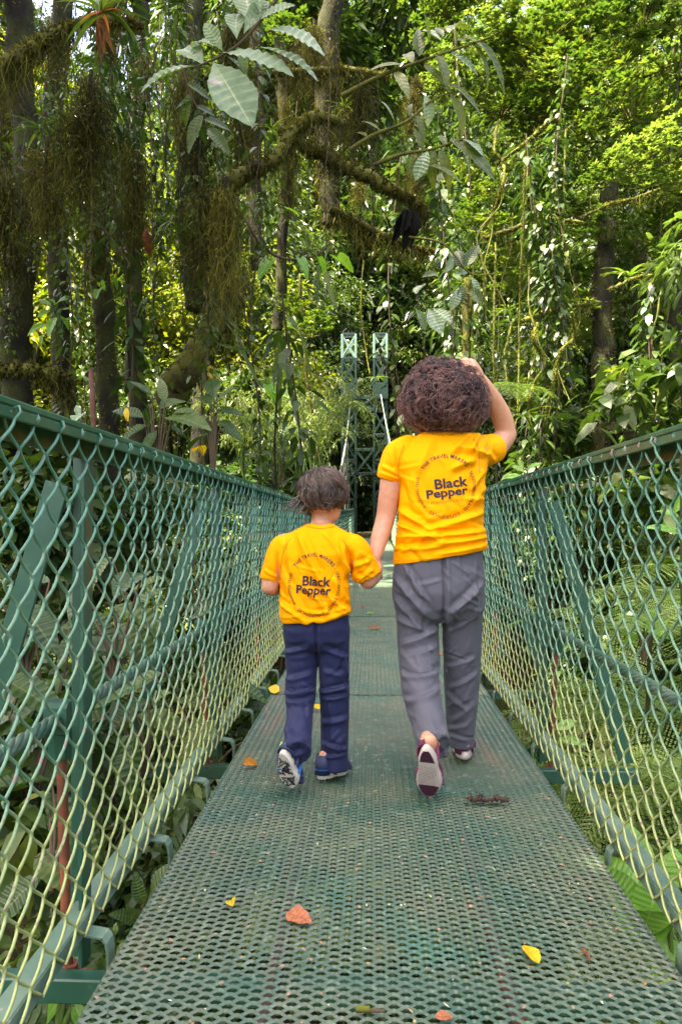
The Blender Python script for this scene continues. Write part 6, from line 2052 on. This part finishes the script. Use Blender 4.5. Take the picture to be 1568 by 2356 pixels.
for q in range(16):
    x, y = rng.uniform(1090, 1560), rng.uniform(330, 760)
    rv(where(W(x, y + 120, 11), 'thin moss furred vine'), [(x, y), (x + rng.normal() * 12, y + 90), (x + rng.normal() * 22, y + 180), (x + rng.normal() * 22, y + 250 + rng.uniform(0, 90))], rng.uniform(9, 13), rng.uniform(3.5, 6), 420, 20, group='thin vines at right', tl=.025)
trunk('very dark broad trunk at right behind the lower mossy limb', [(1395, 1150, 12), (1385, 900, 12), (1388, 650, 12), (1400, 420, 12)], [70, 50, 42, 38], .5, 420, 1500)
trunk('dark trunk right of the broad one', [(1462, 1100, 12.6), (1468, 850, 12.6), (1475, 560, 12.6)], [34, 30, 30], .4, 200, 400)
trunk('dark trunk at the right edge behind the thin pale vine', [(1560, 1100, 13), (1552, 800, 13), (1560, 500, 13)], [34, 32, 30], .4, 200, 400)
trunk('small dark trunk standing just above the woman\'s head', [(1072, 840, 10.8), (1071, 740, 10.8), (1074, 640, 10.8)], [18, 16, 14], .15, 60, 400, M_BARKM, M_MOSSY)
trunk('dark slanting trunk left of the woman\'s hair', [(915, 1000, 17), (905, 880, 17), (890, 850, 17), (868, 790, 17)], [10, 10, 9, 8], 0, 0, 100)

# whorled leaf branch at right and canopy sprays at top right
WH = []
for q in range(3):
    rg = np.random.default_rng(200 + q)
    G = Geo()
    ncl = 46
    cc = rdir(rg, ncl) * rg.uniform(.3, 1, (ncl, 1)) * npv(.58, .48, .30)
    for c in cc:
        n = 11
        a = np.arange(n) * 2.4 + rg.uniform(0, 6)
        A = unit(np.stack([np.cos(a), np.sin(a), rg.uniform(.1, .9, n)], -1))
        N = unit(np.stack([-np.cos(a) * .4, -np.sin(a) * .4, np.ones(n)], -1))
        leaves(G, np.repeat(c[None], n, 0), A, N, rg.uniform(.07, .125, n), rg.uniform(.026, .038, n), np.clip(.5 + rg.normal(size=n) * .2 + .2 * A[:, 2], 0, 1), .15, 'hex')
    st = Geo()
    for c in cc[:16]:
        tube(st, smooth_path([(c[0] * .25, c[1] * .25, -.20), c * .6 + npv(0, 0, -.10), c], 6), np.linspace(.006, .0025, 6), 4)
    WH.append((G.mesh('foliage', M_LIME if q == 0 else M_MIDLEAF, False), st.mesh('stems', M_BARKM)))
def whorl_bush(k, xp, yp, Y, s, label, group=None):
    w = W(xp, yp, Y)
    t = empty('whorled_branch', tuple(w), where(tuple(w), ('small ' if s < 1 else ('' if s < 1.35 else 'large ')) + ('lime' if k == 0 else 'green') + ' leafy spray'), 'branch', group)
    t.scale = (s, s, s)
    t.rotation_euler = (rng.normal() * .2, rng.normal() * .2, rng.uniform(0, 6.28))
    link('foliage', WH[k][0], t)
    link('stems', WH[k][1], t)
for xp, yp, Y, s in [(1450, 360, 7.5, .8), (1530, 330, 7.2, .85), (1400, 400, 7.8, .6), (1570, 400, 7.4, .8), (1490, 400, 7.8, .6)]:
    whorl_bush(0 if s > .6 else 1, xp, yp, Y, s, 'bright whorled leafy branch reaching in from the right edge', 'whorled branches at the right edge')
for q in range(62):
    xp = rng.uniform(1000, 1600)
    yp = rng.uniform(-60, 250) - (1600 - xp) * .03
    whorl_bush(int(rng.integers(3)), xp, yp, rng.uniform(11, 17), rng.uniform(1.0, 1.7), 'sunlit leafy spray in the canopy at upper right', 'leafy sprays at upper right')
for q in range(26):
    whorl_bush(int(rng.integers(3)), rng.uniform(1050, 1590), rng.uniform(250, 700), rng.uniform(12, 18), rng.uniform(.9, 1.5), 'leafy spray among the vines at middle right', 'leafy sprays at middle right')

for q in range(44):
    whorl_bush(1 + q % 2, rng.uniform(-20, 720), rng.uniform(-40, 760), rng.uniform(9.5, 15), rng.uniform(.5, 1.05), '', 'leafy sprays at upper left')
for q in range(30):
    whorl_bush(int(rng.integers(3)), rng.uniform(1040, 1590), rng.uniform(200, 900), rng.uniform(11.5, 16), rng.uniform(.7, 1.3), '', 'leafy sprays at middle right')

# feathery bamboo behind the boy's side of the bridge
BAM = []
for q in range(2):
    rg = np.random.default_rng(230 + q)
    G = Geo(); st = Geo()
    for s in range(16):
        a = rg.uniform(0, 6.28)
        tip = npv(math.cos(a) * rg.uniform(.3, .9), math.sin(a) * rg.uniform(.3, .9), rg.uniform(.9, 1.7))
        p = smooth_path([(0, 0, 0), tip * npv(.4, .4, .75), tip, tip * npv(1.5, 1.5, .78)], 18)
        tube(st, p, np.linspace(.010, .002, 18), 4)
        n = 90
        i = rg.integers(4, 17, n)
        A = unit(rdir(rg, n) + npv(0, 0, -.25))
        leaves(G, p[i], A, unit(npv(0, 0, 1) + rdir(rg, n) * .5), rg.uniform(.08, .16, n), .014, np.clip(.55 + rg.normal(size=n) * .2, 0, 1), .3, 'hex')
    BAM.append((G.mesh('foliage', M_LIME, False), st.mesh('stems', M_STEMG)))
for q, (xp, yp, Y, s) in enumerate([(640, 1130, 14, 1.1), (690, 1120, 15, 1.2), (720, 1120, 17, 1.4), (610, 1110, 13, .9), (745, 1100, 20, 1.5), (670, 1080, 18, 1.3), (560, 1100, 14, 1.0), (700, 1060, 21, 1.4)]):
    t = empty('bamboo_clump', tuple(W(xp, yp, Y)), where(tuple(W(xp, yp - 60, Y)), ('small ' if s < 1.15 else 'large ') + 'feathery bamboo clump'), 'bamboo', 'bamboo clumps')
    t.scale = (s, s, s)
    t.rotation_euler = (0, 0, q * 1.3)
    link('foliage', BAM[q % 2][0], t)
    link('stems', BAM[q % 2][1], t)

# ------------------------------------------------------------------ tree ferns and bright leaves on the right
FROND = []
for q in range(3):
    rg = np.random.default_rng(250 + q)
    G = Geo()
    npn = 24
    t = np.linspace(.10, 1, npn)
    bend = 0.9 + .25 * q
    def rach(u):
        a = bend * u
        return npv(math.sin(a) / bend, 0, (math.cos(a) - 1) / bend * 1.0 + .10 * u)
    for i, u in enumerate(t):
        c = rach(u) + npv(0, 0, rg.normal() * .004)
        tg = unit(rach(min(u + .02, 1.02)) - rach(u - .02))
        wl = .30 * math.sin(math.pi * min(1, u * .80 + .13)) ** .9
        for s in (1, -1):
            d = unit(npv(0, s, 0) + tg * .38)
            k = 13
            v = np.linspace(.06, .96, k)
            P = c + d * (v * wl)[:, None] + npv(0, 0, -.10 - .06 * (i % 2)) * (v ** 2 * wl)[:, None]
            pl = .0185 * np.sin(math.pi * np.clip(v * .72 + .2, 0, 1))
            nn = unit(npv(0, 0, 1) + rg.normal(size=3) * .1)
            for ss in (1, -1):
                leaves(G, P, np.repeat(unit(tg * ss + d * .35)[None], k, 0), np.repeat(nn[None], k, 0), pl, np.full(k, .0165), np.clip(.5 + rg.normal(size=k) * .06 + rg.normal() * .12, 0, 1), .1, 'rhomb', 0)
    tube(G, [rach(u) for u in np.linspace(0, 1, 14)], np.linspace(.009, .002, 14), 4, tint=.25)
    FROND.append(G.mesh('frond', M_FERN, False))
def camproj(X_, Y_, Z_):
    v = CAM_R.transposed() @ Vector((X_, Y_, Z_ - 1.0))
    return 784 - F * v.x / v.z, 1178 + F * v.y / v.z
def fern(xp, yp, Y, n, L, label, up=.55, group=None, th=.05):
    w = W(xp, yp, Y)
    r = empty('tree_fern', tuple(w), label, 'fern', group)
    G = Geo()
    tube(G, [w - Vector((0, 0, 2.2)), w - Vector((.05, 0, 1)), w], [th * 1.2, th, th * .8], 8)
    part('trunk', G.mesh('trunk', M_BARK), r)
    for q in range(n):
        a = q * 2.4 + rng.uniform(-.25, .25)
        o = link('frond', FROND[q % 3], r)
        put(o, (0, 0, 0), (math.cos(a), math.sin(a), up * rng.uniform(.3, 1.2)), (0, 0, 1), L * rng.uniform(.8, 1.15))
    return r
for (X_, Y_, Z_, n, L, up, lab) in [(1.75, 4.1, -.45, 11, .95, .45, 'tree fern right of the woman\'s planted foot'), (2.0, 5.2, -.30, 12, 1.1, .5, 'tree fern behind the second right fence post'), (1.55, 3.1, -.72, 10, .8, .35, 'tree fern beyond the leaning brace at right'), (2.5, 4.3, .05, 11, 1.05, .5, 'tree fern at the right edge below the wire rope'),
        (1.45, 2.3, -.80, 9, .75, .3, 'fern fronds beneath the near right bottom rail'), (2.3, 6.6, .0, 12, 1.2, .55, 'tree fern farther off behind the right wire rope'), (2.9, 5.6, .35, 11, 1.1, .5, 'tree fern under the heart leaves at right'), (1.6, 3.7, -.80, 10, .8, .35, 'fern at the edge of the walkway beside the rusty rod'),
        (2.1, 3.2, -.20, 10, .9, .45, 'tree fern at the right edge above the wire rope'), (1.7, 6.0, -.55, 11, 1.0, .5, 'distant tree fern beside the woman\'s right leg'), (1.5, 4.9, -.75, 10, .85, .35, 'small fern under the right bottom rail beyond the woman'), (3.3, 7.4, .5, 12, 1.2, .5, 'tree fern in the dark hollow at right')]:
    w_ = camproj(X_, Y_, Z_)
    fern(w_[0], w_[1], Y_, n, L, lab, up)
for q, (xp, yp, Y, n, L, lab) in enumerate([(1150, 890, 9, 9, .7, 'pale sunlit fern behind the raised arm'), (300, 470, 9.5, 8, .4, 'small bright fern on the trunks at left'), (640, 850, 9.6, 8, .5, 'small fern hanging left of the tower'), (1500, 1360, 5.0, 9, .7, 'fern at right behind the fence below the dark hollow')]):
    fern(xp, yp, Y, n, L, lab, .2, th=.015)

def heli(label, base, Y, lv, wf=1.0, protos=None):
    return broad_plant(label, base, Y, lv, protos or LF_FRESH, .014, 'large_leaf_plant', wf, None, 'plant', .1)
heli('big bright green leaves at the lower right corner', (1545, 2420), 2.35, [((1470, 2150), (1415, 2000)), ((1480, 2150), (1525, 1990)), ((1470, 2170), (1440, 2090)), ((1500, 2120), (1500, 2030)), ((1500, 2190), (1585, 2330)), ((1490, 2170), (1540, 2090)), ((1520, 2230), (1600, 2260)), ((1520, 2260), (1590, 2400)), ((1540, 2080), (1600, 2150)), ((1530, 2240), (1500, 2330)), ((1510, 2160), (1580, 2230))], 1.35)
r = empty('large_leaf_plant', (1.12, 2.15, -1.1), 'bright young leaves spreading under the near right bottom rail', 'plant')
for (bx, by, bz), (ax, ay, az), L_ in [((.92, 2.05, -.30), (-.25, -.8, .15), .34), ((.98, 2.25, -.26), (.1, -.9, .25), .36), ((1.02, 2.45, -.22), (-.5, -.3, .25), .34), ((.95, 2.6, -.25), (-.5, .5, .2), .30), ((1.08, 2.1, -.28), (.3, -.9, .1), .36), ((1.1, 2.5, -.15), (.6, -.2, .35), .34), ((.9, 1.85, -.34), (-.2, -.9, .05), .32), ((1.0, 2.75, -.25), (-.3, .2, .4), .28)]:
    G = Geo()
    tube(G, smooth_path([(1.12, 2.15, -1.1), ((bx + 1.12) / 2 + .04, (by + 2.15) / 2, -.65), (bx, by, bz)], 9), np.linspace(.012, .005, 9), 5)
    part('stem', G.mesh('stem', M_STEMG), r)
    o = link('leaf', LF_FRESH[int(rng.integers(4))], r)
    put(o, Vector((bx, by, bz)) - r.location, (ax, ay, az), (rng.normal() * .15, -.2, 1), (L_, L_ * 1.25, L_))
heli('bright leaves beyond the near right bottom rail', (1590, 2060), 2.8, [((1570, 1990), (1530, 1930)), ((1580, 2000), (1610, 1920)), ((1575, 2010), (1520, 2000))], 1.0)
heli('bright green leaf showing below the near left corner post', (130, 2450), 2.0, [((150, 2300), (80, 2360)), ((170, 2310), (200, 2380)), ((140, 2290), (120, 2240))], 1.2)
heli('pointed bright leaves behind the right fence near the edge', (1590, 1330), 4.6, [((1560, 1190), (1500, 1170)), ((1565, 1200), (1600, 1150)), ((1560, 1230), (1495, 1210)), ((1570, 1250), (1610, 1290)), ((1550, 1180), (1575, 1130))], .9)
heli('pale heart leaves low behind the right fence', (1480, 1520), 4.8, [((1470, 1440), (1420, 1420)), ((1480, 1430), (1520, 1405)), ((1490, 1450), (1545, 1470)), ((1500, 1460), (1540, 1430)), ((1465, 1450), (1440, 1490))], 1.0, LF_HEART)
heli('bright leaves among the ferns behind the right post', (1280, 1760), 4.2, [((1265, 1690), (1215, 1670)), ((1280, 1680), (1330, 1660)), ((1285, 1700), (1350, 1720)), ((1270, 1665), (1290, 1610))], 1.0)
heli('bright leaves farther behind the second right post', (1210, 1130), 7.5, [((1205, 1085), (1170, 1070)), ((1212, 1080), (1245, 1065)), ((1215, 1095), (1250, 1100)), ((1200, 1095), (1160, 1105))], 1.0)
heli('large pale leaf just above the woman\'s curls', (1050, 880), 9.0, [((1045, 835), (1025, 808)), ((1050, 838), (1062, 808)), ((1040, 838), (1010, 832))], 1.5)
heli('banana like leaves in the shade left of the tower foot', (650, 1120), 13, [((640, 1040), (610, 1010)), ((650, 1030), (655, 970)), ((660, 1045), (700, 1020)), ((600, 1060), (560, 1040))], 1.0, LF_RIB)
heli('dark broad leaves in the gap beside the walkway at lower left', (330, 2250), 2.5, [((330, 2080), (300, 2020)), ((345, 2060), (400, 2000)), ((320, 2120), (270, 2100)), ((350, 2100), (390, 2060)), ((300, 2180), (250, 2200)), ((330, 2150), (380, 2150))], 1.0, LF_RIB)

# ------------------------------------------------------------------ litter on the walkway
def fallen(label, xp, yp, Lpx, Wf, ang, mesh, tilt=.25, name='fallen_leaf', cat='leaf', lift=.012):
    d = 1.0 * F / (yp - 1205)
    z = float(zdeck(d)) + lift + .012
    w = W(xp, yp, d)
    o = link(name, mesh)
    L = px(Lpx, d)
    a = R(ang)
    put(o, (w.x - math.cos(a) * L / 2, w.y - math.sin(a) * L / 2, z), (math.cos(a), math.sin(a), tilt * .3), (rng.normal() * .15, -tilt, 1), (L, L * Wf, L))
    tag(o, label, cat, 'litter on the walkway')
def fl(mat, Wd, droop, fold, seed, wav=.12):
    return big_leaf('fallen_leaf', mat, 1, Wd, droop, fold, 7, .012, nu=9, nv=3, wav=wav, seed=seed)
fallen('small bright yellow leaf at lower left of the walkway', 530, 2095, 44, 1, 115, fl(M_YELLOW, .6, .5, .35, 1), .7)
fallen('russet brown leaf lying near the middle of the walkway', 686, 2130, 74, 1, -35, fl(M_RUSSET, .62, .3, .15, 2), .6)
fallen('yellow leaf with brown patches at lower right of the walkway', 1219, 2200, 82, 1, 105, fl(M_YELLOW, .42, .25, .2, 3), .5)
fallen('curled orange leaf left of the boy\'s raised foot', 581, 1771, 44, 1, 20, fl(M_ORANGE, .55, .7, .4, 4), .8)
fallen('round yellow leaf at the left edge of the walkway beside the boy', 629, 1599, 28, 1, 170, fl(M_YELLOW, .9, .2, .1, 5), 1.1)
fallen('pale yellow leaf between the boy\'s legs', 728, 1638, 34, 1, 130, fl(M_YELLOW, .5, .2, .1, 6), .9)
fallen('small reddish brown scrap of leaf near the lower right', 1347, 2196, 38, 1, -60, fl(M_DEAD, .35, .6, .4, 7), .4)
fallen('tiny orange leaf near the lower right edge of the walkway', 1482, 2262, 14, 1, 90, fl(M_ORANGE, .5, .3, .2, 8), .4)
fallen('pinkish brown leaf cut by the bottom edge', 1022, 2350, 44, 1, 10, fl(M_RUSSET, .6, .3, .2, 9), .3)
fallen('dry brown leaf on the distant walkway by the woman\'s leg', 866, 1450, 40, 1, 0, fl(M_DEAD, .4, .6, .3, 10), .5)
fallen('orange leaf behind the woman\'s left calf', 1010, 1509, 26, 1, 5, fl(M_ORANGE, .5, .6, .3, 11), .6)
fallen('pale green leaf far along the walkway', 852, 1416, 20, 1, 0, fl(M_FRESH, .4, .2, .2, 12), .4)
fallen('small dry leaf far along the walkway', 835, 1402, 22, 1, 15, fl(M_DEAD, .35, .2, .2, 13), .4)
# brown rotten strip beside the woman's raised foot
d = F / (1850 - 1205)
r1 = empty('rotten_frond', tuple(W(1080, 1855, d) + Vector((0, 0, .01))), 'dark rotten frond lying right of the woman\'s raised foot', 'dead leaf')
M_ROT = plain('rotten_brown', (0.045, 0.028, 0.020), .9)
G = Geo()
pp = smooth_path([W(1078, 1850, d), W(1100, 1840, d), W(1130, 1848, d), W(1168, 1858, d)], 24)
pp[:, 2] = .022 + np.abs(rng.normal(size=24)) * .008
tube(G, pp, .006 + np.abs(rng.normal(size=24)) * .006, 6, flat=.6)
part('stem', G.mesh('stem', M_ROT), r1)
G = Geo()
nn = 60
i = rng.integers(0, 23, nn)
leaves(G, pp[i], rdir(rng, nn, 0, .25), np.repeat(UPV[None], nn, 0), rng.uniform(.012, .028, nn), .010, .5, .1)
part('shreds', G.mesh('shreds', M_ROT, False), r1)
r1 = empty('mossy_twig', tuple(W(820, 2330, 1.56) + Vector((0, 0, 0))), 'bent twig with a mossy tip at the bottom edge', 'twig')
G = Geo()
d = F / (2340 - 1205)
p4 = smooth_path([W(818, 2316, d), W(845, 2332, d), W(868, 2346, d), W(885, 2375, d)], 16)
p4[:, 2] = .024
tube(G, p4, np.linspace(.006, .003, 16), 6)
part('stem', G.mesh('stem', M_TWIG), r1)
G = Geo()
tube(G, p4[:7] + [0, 0, .003], .0062, 6)
part('moss', G.mesh('moss', M_MOSSY), r1)
# crumbs of leaf and moss caught in the mesh
G = Geo()
n = 420
y = rng.uniform(1.45, 9, n) ** 1.0
P = np.stack([rng.uniform(DL + .02, DR - .02, n), y, np.full(n, .020)], -1)
leaves(G, P, rdir(rng, n, 0, .2), np.repeat(UPV[None], n, 0), rng.uniform(.005, .018, n), rng.uniform(.003, .008, n), rng.uniform(0, 1, n), -.1, 'rhomb')
k = NT('crumbs')
k.set(k.ramp(k.attr(), [(0, (.20, .08, .03)), (.35, (.35, .22, .10)), (.6, (.22, .28, .05)), (1, (.42, .44, .36))]), .8, .2)
tag(link('leaf_crumbs', G.mesh('leaf_crumbs', k.m, False)), 'crumbs of leaf and moss scattered over the walkway', 'litter', kind='stuff')

# ------------------------------------------------------------------ last: pieces past counting, and neighbours that share words
for o in bpy.data.objects:
    if o.parent is not None and o.name.split('.')[0] in ('moss', 'strands', 'shreds', 'tread', 'rotten_shreds'):
        o['kind'] = 'stuff'
by = {}
for o in bpy.data.objects:
    if o.parent is None and o.get('label') and o.get('group') and o['group'] not in ('canopy trees over the bridge',):
        by.setdefault(o['label'], []).append(o)
ORD = {2: ['left one', 'right one'], 3: ['left one', 'middle one', 'right one'], 4: ['leftmost', 'second leftmost', 'second rightmost', 'rightmost'], 5: ['leftmost', 'second leftmost', 'middle one', 'second rightmost', 'rightmost'],
       6: ['leftmost', 'second leftmost', 'third leftmost', 'third rightmost', 'second rightmost', 'rightmost'], 7: ['leftmost', 'second leftmost', 'third leftmost', 'middle one', 'third rightmost', 'second rightmost', 'rightmost']}
for lab, obs in by.items():
    if len(obs) in ORD:
        obs.sort(key=lambda o: o.location.x / max(o.location.y, .1))
        for o, w_ in zip(obs, ORD[len(obs)]):
            o['label'] = lab + ', ' + w_
